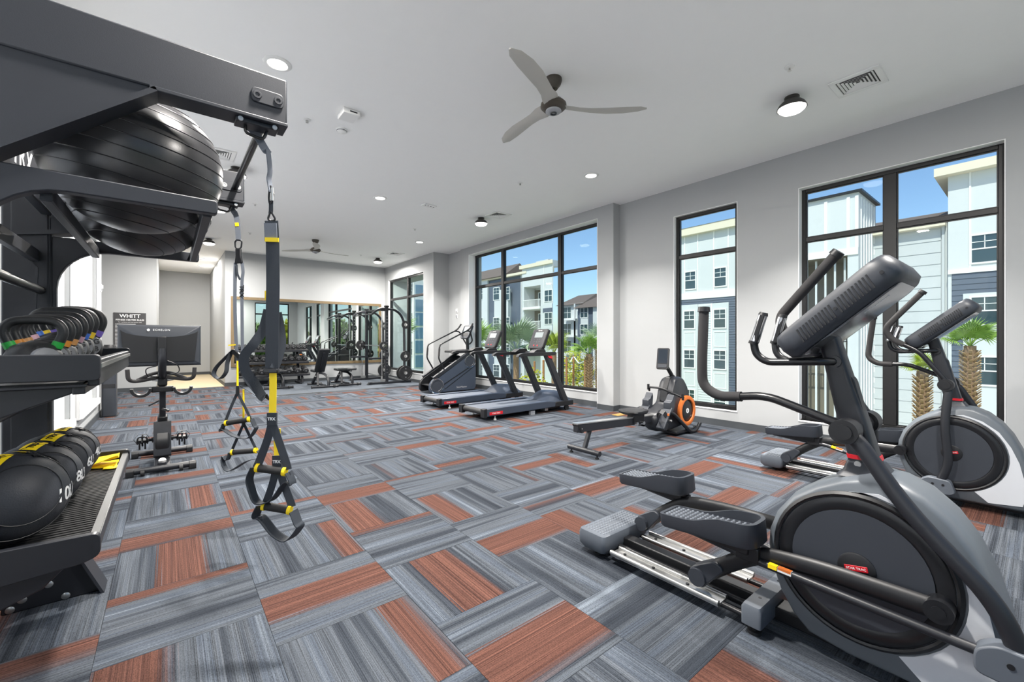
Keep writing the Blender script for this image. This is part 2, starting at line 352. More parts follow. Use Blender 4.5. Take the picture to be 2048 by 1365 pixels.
# ------------------------------------------------------------------ carpet tiles
def carpet_mat():
    m = bpy.data.materials.new('carpet'); m.use_nodes = True
    nt = m.node_tree; n = nt.nodes; l = nt.links; b = n['Principled BSDF']
    b.inputs['Roughness'].default_value = .95; b.inputs['Specular IOR Level'].default_value = .1
    def N(t, **k):
        x = n.new(t)
        for a, v in k.items(): setattr(x, a, v)
        return x
    def math_(op, a, bb_=None, c=None):
        x = N('ShaderNodeMath', operation=op)
        for i, q in enumerate((a, bb_, c)):
            if q is None: continue
            if isinstance(q, (int, float)): x.inputs[i].default_value = q
            else: l.new(q, x.inputs[i])
        return x.outputs[0]
    def attr(nm): return N('ShaderNodeAttribute', attribute_type='OBJECT', attribute_name=nm).outputs['Fac']
    tc = N('ShaderNodeTexCoord'); sx = N('ShaderNodeSeparateXYZ'); l.new(tc.outputs['Object'], sx.inputs[0])
    X, Y = sx.outputs['X'], sx.outputs['Y']; seed = attr('seed'); r0 = attr('rust_from'); r1 = attr('rust_to'); fa = attr('rust_fade')
    def noise(sxv, syv, off, detail=2, rough=.5):
        cb = N('ShaderNodeCombineXYZ'); l.new(math_('MULTIPLY', X, sxv), cb.inputs[0]); l.new(math_('ADD', math_('MULTIPLY', Y, syv), math_('MULTIPLY', seed, off)), cb.inputs[1])
        l.new(math_('MULTIPLY', seed, 7.3), cb.inputs[2])
        no = N('ShaderNodeTexNoise'); no.inputs['Scale'].default_value = 1; no.inputs['Detail'].default_value = detail; no.inputs['Roughness'].default_value = rough
        l.new(cb.outputs[0], no.inputs['Vector']); return no.outputs['Fac']
    base = noise(.25, 7.5, 31.7, 3, .65)
    ramp = N('ShaderNodeValToRGB'); e = ramp.color_ramp.elements
    e[0].position = .30; e[0].color = srgb(58, 63, 72); e[1].position = .70; e[1].color = srgb(138, 147, 158)
    for p, c in ((.44, srgb(78, 84, 93)), (.52, srgb(108, 114, 122)), (.58, srgb(96, 104, 116))):
        q = e.new(p); q.color = c
    l.new(base, ramp.inputs[0])
    # rust band with ragged thread edges
    jag = math_('MULTIPLY', math_('SUBTRACT', noise(.9, 110, 3.1, 1), .5), .10)
    yj = math_('ADD', Y, jag)
    a = N('ShaderNodeMapRange', interpolation_type='SMOOTHSTEP'); l.new(yj, a.inputs['Value']); l.new(r0, a.inputs['From Min']); l.new(math_('ADD', r0, math_('ADD', math_('MULTIPLY', fa, .09), .012)), a.inputs['From Max'])
    c = N('ShaderNodeMapRange', interpolation_type='SMOOTHSTEP'); l.new(yj, c.inputs['Value']); l.new(r1, c.inputs['From Max']); l.new(math_('SUBTRACT', r1, .02), c.inputs['From Min'])
    band = math_('MULTIPLY', a.outputs[0], math_('SUBTRACT', 1.0, c.outputs[0]))
    rr = N('ShaderNodeValToRGB'); rr.color_ramp.elements[0].color = srgb(96, 67, 60); rr.color_ramp.elements[1].color = srgb(134, 93, 80)
    rr.color_ramp.elements[0].position = .3; rr.color_ramp.elements[1].position = .7
    l.new(noise(.7, 90, 5.5, 2), rr.inputs[0])
    mx = N('ShaderNodeMix', data_type='RGBA'); l.new(band, mx.inputs['Factor']); l.new(ramp.outputs[0], mx.inputs['A']); l.new(rr.outputs[0], mx.inputs['B'])
    # ribs: fine thread lines along the tile, broken into loops
    rib = noise(.9, 230, 11.0, 2, .7); loop = noise(120, 260, 2.0, 1)
    v = N('ShaderNodeMapRange'); v.inputs['From Min'].default_value = .3; v.inputs['From Max'].default_value = .7; v.inputs['To Min'].default_value = .14; v.inputs['To Max'].default_value = .88
    l.new(math_('ADD', math_('MULTIPLY', rib, .68), math_('MULTIPLY', loop, .32)), v.inputs['Value'])
    sc = N('ShaderNodeVectorMath', operation='SCALE'); l.new(mx.outputs['Result'], sc.inputs[0]); l.new(v.outputs[0], sc.inputs['Scale'])
    l.new(sc.outputs[0], b.inputs['Base Color'])
    bp = N('ShaderNodeBump'); bp.inputs['Strength'].default_value = .5; bp.inputs['Distance'].default_value = .003; l.new(v.outputs[0], bp.inputs['Height']); l.new(bp.outputs[0], b.inputs['Normal'])
    return m
CARPET = carpet_mat()
P = .61; TX0 = .369; MATY = 11.5
rng = random.Random(4)
# rust bands read from the photograph: (column, row) -> (from, to, fade) in tile units -0.5..0.5 along +y (or +x for turned tiles)
NEAR = {(0,2): (-.22,.22,.3), (0,1): (.22,.52,.8), (0,3): (.25,.52,.5), (0,4): (.38,.52,0), (-1,2): (.36,.52,0), (-1,1): (-.52,-.05,.8), (-1,3): (-.2,.22,.3), (-1,4): (-.52,-.1,.6),
        (-1,5): (.1,.45,.5), (1,1): (-.25,.2,.3), (1,0): (-.45,.1,.8), (1,2): (.38,.52,.3), (1,3): (-.45,-.02,.5), (1,4): (-.52,-.05,.5), (2,1): (.8,.81,0), (2,2): (-.52,-.05,.6), (2,0): (.8,.81,0),
        (2,3): (-.45,-.1,.4), (2,-1): (-.52,0,.4), (3,1): (-.52,-.1,.5), (3,0): (-.3,.25,.6), (3,-1): (-.4,.2,.6), (0,0): (.8,.81,0), (1,-1): (.8,.81,0), (-1,0): (-.1,.3,.5)}
def tile_mesh(x0, x1, y0, y1):
    return MB().box(x0, x1, y0, y1, -.0058, 0)
full = None
cols = range(-3, 11)
for c in cols:
    xa = TX0 + (c)*P; xb = xa + P
    off = .0 if c % 2 == 0 else P/2
    for r in range(-7, 20):
        ya = 2.703 + off - P*1 + (r-2)*P; yb = ya + P
        cx0, cx1 = max(xa, XL), min(xb, 6.70 if ya > 5.2 else XR); cy0, cy1 = max(ya, YB), min(yb, MATY)
        if cx1-cx0 < .02 or cy1-cy0 < .02: continue
        turned = (r % 2 == 1)
        mx_, my_ = (xa+xb)/2, (ya+yb)/2; g = .0008
        x0, x1, y0, y1 = cx0-mx_+g, cx1-mx_-g, cy0-my_+g, cy1-my_-g
        if turned: x0, x1, y0, y1 = y0, y1, -x1, -x0
        o = mk('carpet_tile', tile_mesh(x0, x1, y0, y1), CARPET, ROOT_FLOOR)
        o.location = (mx_, my_, 0)
        if turned: o.rotation_euler = (0, 0, PI/2)
        o['seed'] = rng.random()*20
        q = NEAR.get((c, r))
        if q is None:
            if rng.random() < .8:
                w = rng.choice((.12, .18, .28, .36, .42)); s = rng.uniform(-.5, .5-w)
                if rng.random() < .45: s = rng.choice((-.52, .5-w))
                q = (s, s+w, rng.random()*1.5)
            else: q = (.8, .81, 0)
        k = -1 if turned else 1
        a_, b_ = q[0]*P, q[1]*P
        if turned: a_, b_ = -b_, -a_
        o['rust_from'], o['rust_to'], o['rust_fade'] = a_, b_, float(q[2])
        o['tile_id'] = '%d,%d' % (c, r)
# black rubber mat squares
rub = pmat('rubber_mat', srgb(72, 79, 88), .75, var=.14, vscale=140, bump=.3, bscale=300)
MX0 = 1.62
xs = [MX0, 2.84, 4.06, 5.28, XF]; ys = [MATY, 12.6, 13.7, YE]
struct_m = None
for i in range(4):
    for j in range(3):
        mk('rubber_mat', MB().box(xs[i]+.002, xs[i+1]-.002, ys[j]+.002, ys[j+1]-.002, -.0058, .012), rub, ROOT_FLOOR, .004)
mk('mat_edge_strip', MB().prism([(MATY-.06, 0), (MATY, .012), (MATY, 0)], 'yz', MX0, XF), M_['rubber'], ROOT_FLOOR)
# carpet beside the mat
for i, (x0, x1) in enumerate(((XL-3, -.85), (-.85, -.24), (-.24, .37), (.37, .98), (.98, MX0))):
    for j in range(6):
        y0 = MATY + j*.61; y1 = min(y0+.61, YE)
        if y1-y0 < .02: continue
        mx_, my_ = (x0+x1)/2, (y0+y1)/2; turned = (i+j) % 2 == 0
        h = ((x1-x0)/2-.001, (y1-y0)/2-.001)
        if turned: h = h[::-1]
        o = mk('carpet_tile', tile_mesh(-h[0], h[0], -h[1], h[1]), CARPET, ROOT_FLOOR, loc=(mx_, my_, 0))
        if turned: o.rotation_euler = (0, 0, PI/2)
        s = rng.uniform(-.3, .1); o['seed'] = rng.random()*20; o['rust_from'] = s; o['rust_to'] = s+.15; o['rust_fade'] = .5
# ------------------------------------------------------------------ ceiling fixtures
LENS = pmat('lit_lens', (1, .98, .94, 1), .4, var=0, emit=(1, .97, .92, 1), estr=6.0)
DARKB = pmat('bronze_shade', srgb(58, 56, 54), .45, var=.05)
def lamp(parent, z, power, r=.07, spread=180):
    ld = bpy.data.lights.new('lamp', 'AREA'); ld.shape = 'DISK'; ld.size = 2*r; ld.energy = power*LAMP_W; ld.color = (1, .955, .90); ld.spread = math.radians(spread)
    lo = bpy.data.objects.new('lamp', ld); COL.objects.link(lo); lo.parent = parent; lo.location = (0, 0, z)
    return lo
CANW, DOMEW = 120, 150       # full output; window row dimmed to keep the right wall from clipping
def dim(x, y=0): return .4 if y > 15 else 1.0 if x < 4.5 else (1.0 if y > 12 else .55)
def cone(x, y): return 105 if x > 4.5 and y < 12 else 180      # window row beams narrowed to light the floor, not the wall
def can(x, y, where):
    t = thing('recessed_light', 'round white recessed ceiling light ' + where, 'light', (x, y, CZ), 0, 'recessed ceiling lights')
    mk('trim_ring', MB().lathe([(.082, 0), (.118, 0), (.118, -.006), (.106, -.013), (.088, -.016), (.082, -.012), (.082, 0)], 32, cap=False), M_['white'], t)
    mk('lens', MB().lathe([(.0001, -.013), (.06, -.0135), (.083, -.011)], 32, cap=False), LENS, t)
    lamp(t, -.019, CANW*dim(x, y), .07, cone(x, y))
for x, y, w in ((.79, 4.45, 'above the storage rack end beam'), (5.13, 4.42, 'in front of the rower window wall'), (2.98, 7.5, 'between the two ceiling fans'),
                (5.13, 10.24, 'above the stair climber'), (.81, 10.3, 'beyond the exercise bike'), (.85, 16.6, 'over the near end of the hall'), (.9, 18.2, 'over the far end of the hall'), (2.95, -.4, 'beside the rear wall window')): can(x, y, w)
def dome(x, y, where):
    t = thing('dome_light', 'dark bronze dome ceiling light with white globe ' + where, 'light', (x, y, CZ), 0, 'bronze dome ceiling lights')
    mk('canopy', MB().lathe([(.0, 0), (.068, 0), (.07, -.012), (.058, -.02), (.05, -.034)], 28), DARKB, t)
    mk('shade', MB().lathe([(.05, -.03), (.062, -.036), (.09, -.05), (.118, -.078), (.134, -.108), (.138, -.124), (.132, -.124), (.126, -.106), (.08, -.058), (.05, -.04)], 32, cap=False), DARKB, t)
    mk('globe', MB().lathe([(.126, -.115), (.122, -.132), (.1, -.152), (.06, -.165), (.0, -.17)], 28), LENS, t)
    lamp(t, -.175, DOMEW*dim(x, y), .1, cone(x, y))
for x, y, w in ((5.13, 1.67, 'in front of the elliptical window'), (5.13, 7.42, 'above the treadmills'), (5.13, 13.1, 'above the smith machine'), (.81, 13.25, 'near the hall opening'), (.79, 7.53, 'beyond the storage rack'), (.79, 1.67, 'over the storage rack')): dome(x, y, w)
# ceiling fans, blades at rest
BLADE = pmat('driftwood_blade', srgb(186, 184, 178), .6, var=.08, vscale=5)
FANM = pmat('fan_bronze', srgb(66, 60, 52), .45, var=.06)
def fan(x, y, a0, where):
    t = thing('ceiling_fan', 'three blade ceiling fan with bronze canopy ' + where, 'fan', (x, y, CZ), 0)
    mk('canopy', MB().lathe([(0, 0), (.082, 0), (.084, -.02), (.07, -.06), (.045, -.09), (.04, -.1), (0, -.1)], 28), FANM, t)
    mk('downrod', MB().cyl((0, 0, -.09), (0, 0, -.2), .013, n=14).lathe([(.014, -.17), (.034, -.18), (.04, -.2)], 18, cap=False), FANM, t)
    mk('motor_housing', MB().lathe([(0, -.19), (.045, -.195), (.09, -.215), (.125, -.25), (.128, -.275), (.11, -.295), (.085, -.31), (0, -.312)], 32), FANM, t)
    mk('bottom_cap', MB().lathe([(0, -.31), (.075, -.31), (.078, -.322), (.06, -.334), (0, -.338)], 28), M_['lgrey'], t)
    mk('sensor_ring', MB().lathe([(.02, -.337), (.032, -.337), (.032, -.345), (.02, -.345), (.02, -.337)], 20, cap=False), M_['dgrey'], t)
    for k in range(3):
        a = math.radians(a0 + 120*k); rings = []
        prof = [(.08, .07, -.265, .30), (.16, .075, -.268, .28), (.26, .06, -.272, .22), (.38, .062, -.274, .16), (.55, .075, -.272, .12), (.72, .074, -.268, .10), (.86, .055, -.265, .08), (.93, .012, -.264, .08)]
        for r, hw, z, tw in prof:
            off = .06*math.sin(min(1, r/.93)*PI*.9)
            ring = []
            for u, tt in ((-1, 0), (-.5, .006), (.5, .006), (1, 0), (.5, -.006), (-.5, -.006)):
                px, py, pz = r, off + hw*u, z + tt + u*hw*tw
                ring.append((px*math.cos(a)-py*math.sin(a), px*math.sin(a)+py*math.cos(a), pz))
            rings.append(ring)
        mk('blade', MB().loft(rings), BLADE, t, smooth_ang=50)
fan(2.95, 3.02, -37, 'above the near carpet between rack and ellipticals'); fan(2.945, 11.7, 13, 'in front of the framed mirror')
# square supply vents with nested louvres
def vent(x, y, where):
    t = thing('air_vent', 'square white louvred ceiling vent ' + where, 'vent', (x, y, CZ), 0, 'square ceiling vents')
    h = .2; fr = MB()
    for s in (-1, 1): fr.box(s*h, s*(h-.05), -h, h, -.014, 0); fr.box(-h+.05, h-.05, s*h, s*(h-.05), -.014, 0)
    mk('vent_frame', fr, M_['white'], t, .004)
    mk('duct', MB().box(-.15, .15, -.15, .15, -.002, 0), M_['black'], t)
    for k in range(4):
        R = Matrix.Rotation(k*PI/2, 3, 'Z')
        for i in range(5):
            d = .14 - i*.027; w = d*.97
            m = MB(); P4 = [(-w, d, -.012), (w, d, -.012), (w-.012, d-.016, -.003), (-w+.012, d-.016, -.003)]
            m.add([R @ Vector(p) for p in P4] + [R @ (Vector(p)+Vector((0, .001, .002))) for p in P4], [(0,1,2,3), (7,6,5,4), (0,4,5,1), (1,5,6,2), (2,6,7,3), (3,7,4,0)])
            mk('slat', m, M_['white'], t)
for x, y, w in ((5.34, 1.16, 'near the elliptical window'), (5.28, 7.02, 'near the treadmills'), (5.28, 12.1, 'near the smith machine'), (.53, 7.1, 'beyond the storage rack'), (.27, 17.25, 'over the hall')): vent(x, y, w)
for x, y, w in ((4.55, 1.5, 'near the elliptical vent'), (1.26, 5.37, 'near the smoke detector'), (4.48, 5.36, 'near the rower window wall'), (4.44, 9.1, 'in front of the stair climber'), (1.28, 9.32, 'beyond the storage rack'), (1.53, 11.92, 'near the hall opening'), (4.53, 12.9, 'near the smith machine')):
    t = thing('sprinkler_head', 'small white fire sprinkler in the ceiling ' + w, 'sprinkler', (x, y, CZ), 0, 'ceiling fire sprinklers')
    mk('escutcheon', MB().lathe([(0, 0), (.042, 0), (.04, -.006), (.02, -.01), (0, -.01)], 20), M_['white'], t)
    mk('deflector', MB().cyl((0, 0, -.01), (0, 0, -.035), .007, n=10).lathe([(0, -.035), (.016, -.035), (.016, -.038), (0, -.038)], 14).box(-.014, -.010, -.003, .003, -.035, -.008).box(.010, .014, -.003, .003, -.035, -.008), M_['silver'], t)
t = thing('smoke_detector', 'round white smoke detector beside the square ceiling box', 'detector', (1.65, 5.36, CZ))
mk('base', MB().lathe([(0, 0), (.068, 0), (.068, -.01), (.06, -.02)], 28), M_['white'], t); mk('chamber', MB().lathe([(.058, -.016), (.05, -.036), (.03, -.044), (0, -.045)], 28), M_['white'], t)
mk('slots', MB().lathe([(.059, -.016), (.0605, -.02), (.058, -.025)], 28, cap=False), M_['dgrey'], t)
t = thing('ceiling_box', 'square white sensor box on the ceiling beside the round smoke detector', 'sensor box', (1.6, 4.92, CZ))
mk('housing', MB().box(-.1, .08, -.11, .11, -.055, 0), M_['white'], t, .008); mk('slot', MB().box(-.03, .05, -.1115, -.1105, -.036, -.022), M_['black'], t)
mk('side_bracket', MB().box(.08, .115, -.06, .02, -.03, 0), M_['white'], t, .003)
t = thing('emergency_light', 'flat white ceiling panel with a row of small lamps near the treadmill lights', 'ceiling panel', (3.87, 7.34, CZ), math.radians(6))  # flat ceiling panel with dark dots, none lit
mk('housing', MB().box(-.13, .13, -.075, .075, -.022, 0), M_['white'], t, .004)
for i in range(4): mk('led', MB().cyl((-.09+i*.06, -.02, -.021), (-.09+i*.06, -.02, -.025), .013, n=14), M_['dgrey'], t)
# ------------------------------------------------------------------ ellipticals
SHELL = pmat('shell_grey', srgb(90, 96, 102), .4, var=.03, bump=.05, bscale=400)
SILVERP = pmat('silver_panel_paint', srgb(192, 195, 200), .35, var=.02)
GLOSSB = pmat('glossy_grey', srgb(120, 122, 126), .12, metal=.7, var=.02)
BUMP = pmat('tread_stud', srgb(112, 118, 126), .45, var=.03)
def rrect(w, l, r, k=5):
    return rpoly([(-w/2, -l/2), (w/2, -l/2), (w/2, l/2), (-w/2, l/2)], r, k)
def tray(out, rim, wall=.012, floor_=.02):
    """open tray: outline points (x,y), rim height function"""
    n = len(out); cx = sum(p[0] for p in out)/n; cy = sum(p[1] for p in out)/n
    ins = []
    for x, y in out:
        d = math.hypot(x-cx, y-cy); f = (d-wall*1.3)/d; ins.append((cx+(x-cx)*f, cy+(y-cy)*f))
    bot = [(cx+(x-cx)*.93, cy+(y-cy)*.96) for x, y in out]
    m = MB()
    m.loft([[(x, y, 0) for x, y in bot], [(x, y, .012) for x, y in out], [(x, y, floor_+rim(x, y)) for x, y in out], [(x, y, floor_+rim(x, y)) for x, y in ins], [(x, y, floor_) for x, y in ins]], True)
    return m
def rot2(p, c, a):
    y, z = p[0]-c[0], p[1]-c[1]; ca, sa = math.cos(a), math.sin(a)
    return (c[0]+y*ca-z*sa, c[1]+y*sa+z*ca)
def elliptical(X0, aL, aR, sL, sR, label):
    Y0 = .5
    t = thing('elliptical_trainer', label, 'elliptical', (X0, Y0, 0), 0)
    q = lambda p: (p[0]-Y0, p[1])
    L = lambda x, p: (x, p[0]-Y0, p[1])
    # housing shell: loft of an outline, narrower towards the skin so that edges are round
    out = [(.80,.40),(.795,.47),(.765,.56),(.70,.655),(.61,.725),(.52,.775),(.42,.808),(.345,.80),(.27,.765),(.20,.70),(.145,.615),(.10,.51),(.07,.40),(.048,.28),(.03,.16),(.02,.09),(.06,.06),(.20,.055),(.50,.055),(.64,.075),(.70,.13),(.75,.21),(.785,.31)]
    cy, cz = .42, .40
    rings = []
    for x, s in ((-.125, .93), (-.115, .965), (-.095, .99), (-.06, 1), (.06, 1), (.095, .99), (.115, .965), (.125, .93)):
        rings.append([L(x, (cy+(y-cy)*s, cz+(z-cz)*s)) for y, z in out])
    h = mk('housing', MB().loft(rings), SHELL, t, smooth_ang=60)
    mk('base_beam', MB().box(-.05, .05, .0-Y0, .86-Y0, .03, .09), M_['black'], t, .006)
    dc = (.466, .430)
    for s in (-1, 1):
        A = lambda x0: AX((s*x0, dc[0]-Y0, dc[1]), (s, 0, 0))
        mk('ring_cover', MB().lathe([(.298, 0), (.298, .012), (.287, .02), (.279, .016), (.279, .006), (.23, .002), (.23, -.01)], 48, A(.118), cap=False), M_['black'], h)
        mk('crank_disc', MB().lathe([(0, .0), (.276, .0), (.276, .008), (.27, .012), (.23, .012), (.226, .009), (0, .009)], 48, A(.122)), M_['blackm'], h)
        dd = mk('disc_face', MB().lathe([(0, .013), (.224, .013), (.224, .008)], 48, A(.122), cap=False), M_['dgrey'], h)
        mk('hub_cap', MB().lathe([(0, .02), (.055, .02), (.062, .016), (.062, .008)], 32, A(.122), cap=False), M_['black'], h)
        bd = MB().obox((s*.1435, dc[0]-Y0, dc[1]+.004), (.003, .075, .022), Matrix.Rotation(math.radians(-12), 3, 'X'))
        mk('red_badge', bd, M_['red'], h, .004)
        Mt = AX((s*.1455, dc[0]-Y0, dc[1]+.004), (s, 0, 0), (0, s*math.cos(math.radians(-12)), s*math.sin(math.radians(-12))))
        mk('lettering', text_mb('STAR TRAC', .0125, Mt, .0006), M_['letter'], h)
        # silver crescent panel in front of the ring
        pan = [(.50,.725),(.40,.742),(.30,.705),(.215,.635),(.155,.53),(.115,.42),(.092,.30),(.085,.17),(.10,.105),(.27,.085)]
        cp = pan + [(dc[0]+0.305*math.cos(math.radians(a)), dc[1]+0.305*math.sin(math.radians(a))) for a in range(-114, -271, -9)]
        mk('silver_panel', MB().prism([q(p) for p in cp], 'yz', s*.108, s*.1285), SILVERP, h, .005)
    # toe block and levelling feet
    mk('front_foot', MB().box(-.24, .24, -.02-Y0, .07-Y0, .025, .075), M_['grey'], t, .012)
    for x in (-.2, .2):
        for y in (.02, ): mk('levelling_foot', MB().cyl((x, y-Y0, 0), (x, y-Y0, .03), .02, n=14), M_['rubber'], t)
    # post, collar
    pm = MB()
    ring = lambda y, z, wx, wy: [(px, py+y-Y0, z) for px, py in rrect(wx, wy, .02, 4)]
    pm.loft([ring(.455, .78, .10, .115), ring(.47, .86, .095, .10), ring(.505, 1.0, .09, .10), ring(.55, 1.18, .085, .085), ring(.595, 1.37, .08, .07)])
    post = mk('console_post', pm, M_['satin'], t)
    mk('red_collar', MB().loft([ring(.466, .845, .10, .108), ring(.470, .862, .10, .106)]), M_['red'], post)
    mk('base_boot', MB().loft([ring(.45, .775, .17, .20), ring(.455, .80, .13, .15), ring(.462, .835, .105, .115)]), M_['dgrey'], post)
    mk('bolt', MB().cyl((-.05, .50-Y0-.02, .828), (-.058, .50-Y0-.02, .828), .012, n=12), M_['silver'], post)
    mk('front_cover', MB().prism(rpoly([q(p) for p in ((.41,.80),(.455,.99),(.50,1.18),(.545,1.20),(.52,1.0),(.48,.82))], .02), 'yz', -.03, .03), M_['black'], post, .006)
    # console: tilted slab with rounded ends
    d = Vector((0, .342, -.306)).normalized(); nrm = Vector((0, .306, .342)).normalized()   # along slab (down towards user), up normal
    c0 = Vector((0, .545-Y0, 1.475)); Lc = .50
    def slab(w, l, th, off, r):
        o_ = rrect(w, l, r, 6); R_ = []
        for zz, s in ((-th/2, .86), (-th*.36, .965), (0, 1), (th*.36, .975), (th/2, .92)):
            R_.append([c0 + Vector((x*s, 0, 0)) + d*(y*(1-(1-s)*w/l)) + nrm*(zz+off) for x, y in o_])
        return MB().loft(R_)
    con = mk('console', slab(.39, Lc+.02, .115, -.022, .075), M_['dgrey'], t, smooth_ang=50)
    mk('screen', slab(.30, .34, .004, .032, .03), M_['blackm'], con)
    mk('glossy_back_strip', slab(.33, .42, .006, -.0825, .05), GLOSSB, con)
    R3 = Matrix((Vector((1,0,0)), d, nrm)).transposed()
    for sx in (-1, 1):
        for k in range(22):
            if k == 10: continue
            y = -.155 + k*.0146
            mk('vent_slot', MB().obox(c0 + Vector((sx*.1945, 0, 0)) + d*y - nrm*.026, (.006, .0062, .058), R3 @ Matrix.Rotation(math.radians(14), 3, 'X')), M_['black'], con)
        for y in (-.20, -.009): mk('screw_hole', MB().cyl(c0 + d*y + Vector((sx*.185, 0, 0)) - nrm*.026, c0 + d*y + Vector((sx*.1975, 0, 0)) - nrm*.026, .007, n=12), M_['black'], con)
    Mt = AX(c0 + Vector((-.09, 0, 0)) - nrm*.086 - d*.10, -nrm, d)
    mk('lettering', text_mb('STAR TRAC', .02, Mt, .0006), M_['letter'], con)
    mk('knob', MB().ball(c0 + d*.255 + Vector((-.14, 0, .012)), .014, nu=12, nv=8), M_['black'], con)
    # fixed handles with chrome pulse grips
    for s in (-1, 1):
        x = s*.115
        pts = fillet([L(s*.03, (.555, 1.245)), L(x, (.60, 1.245)), L(x, (.80, 1.235)), L(x*1.05, (.845, 1.27)), L(x*1.1, (.852, 1.33))], .06)
        fh = mk('fixed_handle', MB().tube(pts, .0165, 12).cyl(L(s*.03, (.56, 1.245)), L(s*.055, (.56, 1.245)), .025), M_['blackm'], t)
        g0, g1 = Vector(L(x*1.1, (.852, 1.325))), Vector(L(x*1.02, (.815, 1.45)))
        mk('pulse_grip', MB().cyl(g0, g1, .019, n=16), M_['chrome'], fh)
        mk('grip_insert', MB().obox((g0+g1)/2 + Vector((-.0, -.006, 0)), (.042, .016, .13), Matrix.Rotation(math.radians(16), 3, 'X')), M_['black'], fh)
        mk('grip_cap', MB().cyl(g1, g1+(g1-g0).normalized()*.014, .021, .017, n=16).cyl(g0-(g1-g0).normalized()*.008, g0+(g1-g0).normalized()*.006, .021, n=16), M_['black'], fh)
    # moving arms, links and pedals
    pv = (.495, .975)
    mk('pivot_axle', MB().cyl(L(-.16, pv), L(.16, pv), .034, n=20), M_['blackm'], t)
    for s, ar, sh in ((-1, aL, sL), (1, aR, sR)):
        a = math.radians(ar); x = s*.165
        Rp = lambda p: rot2(p, pv, a)
        up = [(.515, 1.0), (.782, 1.087), (.90, 1.071)]
        P1 = [L(x, Rp(p)) for p in up]
        arm = mk('moving_arm', MB().tube(fillet([L(x, pv)] + P1 + [L(x, Rp((.95, 1.066)))], .09), .0185, 12), M_['blackm'], t)
        gp = [L(x, Rp((.89, 1.0715))), L(x, Rp((1.0, 1.062))), L(x+s*.01, Rp((1.072, 1.11))), L(x+s*.012, Rp((1.074, 1.22))), L(x+s*.0, Rp((1.070, 1.49)))]
        mk('foam_grip', MB().tube(fillet(gp, .10, 7), .0235, 14), M_['grip'], arm)
        e = Vector(gp[-1]); de = (e-Vector(gp[-2])).normalized()
        mk('grip_end', MB().cyl(e-de*.012, e+de*.012, .03, .027, n=16), M_['black'], arm)
        mk('pivot_hub', MB().cyl(L(x-s*.04, pv), L(x+s*.035, pv), .048, n=24).cyl(L(x+s*.03, pv), L(x+s*.042, pv), .03, n=20), M_['black'], arm)
        lo = [L(x, pv), L(x+s*.01, Rp((.45, .94))), L(x+s*.03, Rp((.308, .725))), L(x+s*.035, Rp((.09, .49))), L(x+s*.03, Rp((.035, .32)))]
        mk('lower_arm', MB().tube(fillet(lo, .12, 6), .022, 12, flat=(.028, .019, (0, 1, 0))), M_['satin'], arm)
        le = Vector(lo[-1])
        br = mk('link_bracket', MB().prism(rpoly([(-.10, -.05), (-.07, .045), (.06, .055), (.11, .02), (.11, -.055), (-.06, -.07)], .025), 'yz', -.034, .034), M_['grey'], arm, .006)
        br.location = le
        for yy in (-.03, .03): mk('bolt_hole', MB().cyl((le.x-.037, le.y+yy, le.z+.005), (le.x-.033, le.y+yy, le.z+.005), .009, n=12), M_['black'], arm)
        # pedal arm: crank pin -> rise -> roller
        yo = sh
        pa = [L(s*.165, (.229+yo, .395)), L(s*.165, (.58+yo, .392)), L(s*.165, (.80+yo, .368)), L(s*.165, (.93+yo, .28)), L(s*.165, (1.06+yo, .17))]
        pam = mk('pedal_arm', MB().tube(fillet(pa, .13, 6), .03, 12, flat=(.038, .022, (0, 0, 1))), M_['black'], t)
        mk('crank_bearing', MB().cyl(L(s*.135, (.229+yo, .40)), L(s*.198, (.229+yo, .40)), .04, n=24).cyl(L(s*.195, (.229+yo, .40)), L(s*.203, (.229+yo, .40)), .02, n=18), M_['blackm'], pam)
        mk('roller_cover', MB().prism(rpoly([q(p) for p in ((1.13+yo,.115),(1.13+yo,.185),(1.085+yo,.215),(1.0+yo,.265),(.955+yo,.235),(1.03+yo,.145),(1.06+yo,.105))], .03), 'yz', s*.125, s*.20), M_['dgrey'], pam, .006)
        mk('roller', MB().cyl(L(s*.10, (1.085+yo, .155)), L(s*.215, (1.085+yo, .155)), .043, n=20), M_['dgrey'], pam)
        # link rod under the pedal
        y1 = 1.20+yo
        rod = mk('link_rod', MB().tube([L(s*.19, (y1, .375)), L(s*.19, (.80+yo*.9, .34)), (le.x, le.y+.05, le.z)], .0175, 12), M_['satin'], t)
        pj = Vector(L(s*.19, (.80+yo*.9, .34))); dr = (le-pj).normalized()
        mk('warning_label', MB().bar(pj+dr*.04+Vector((s*.010,0,.009)), pj+dr*.075+Vector((s*.010,0,.009)), .022, .018), M_['yellow'], rod)
        mk('caution_label', MB().bar(pj+dr*.078+Vector((s*.010,0,.009)), pj+dr*.13+Vector((s*.010,0,.009)), .022, .018), M_['letter'], rod)
        mk('caution_stripe', MB().bar(pj+dr*.079+Vector((s*.010,0,.0135)), pj+dr*.129+Vector((s*.010,0,.0135)), .0225, .010), M_['orange'], rod)
        pd = mk('pedal_support', MB().box(s*.19-.03, s*.19+.03, .84+yo-Y0, 1.15+yo-Y0, .36, .40).box(s*.19-.02, s*.19+.02, .80+yo-Y0, .90+yo-Y0, .33, .40), M_['black'], t, .005)
        # foot pedal
        Lp = .47; out_ = rpoly([(-.096, -Lp/2), (.096, -Lp/2), (.086, Lp/2), (-.086, Lp/2)], [.07, .07, .03, .03], 6)
        dens = []
        for i in range(len(out_)):
            p0, p1 = Vector(out_[i]), Vector(out_[(i+1) % len(out_)])
            nseg = max(1, int((p1-p0).length/.04))
            for j in range(nseg): dens.append(tuple(p0.lerp(p1, j/nseg)))
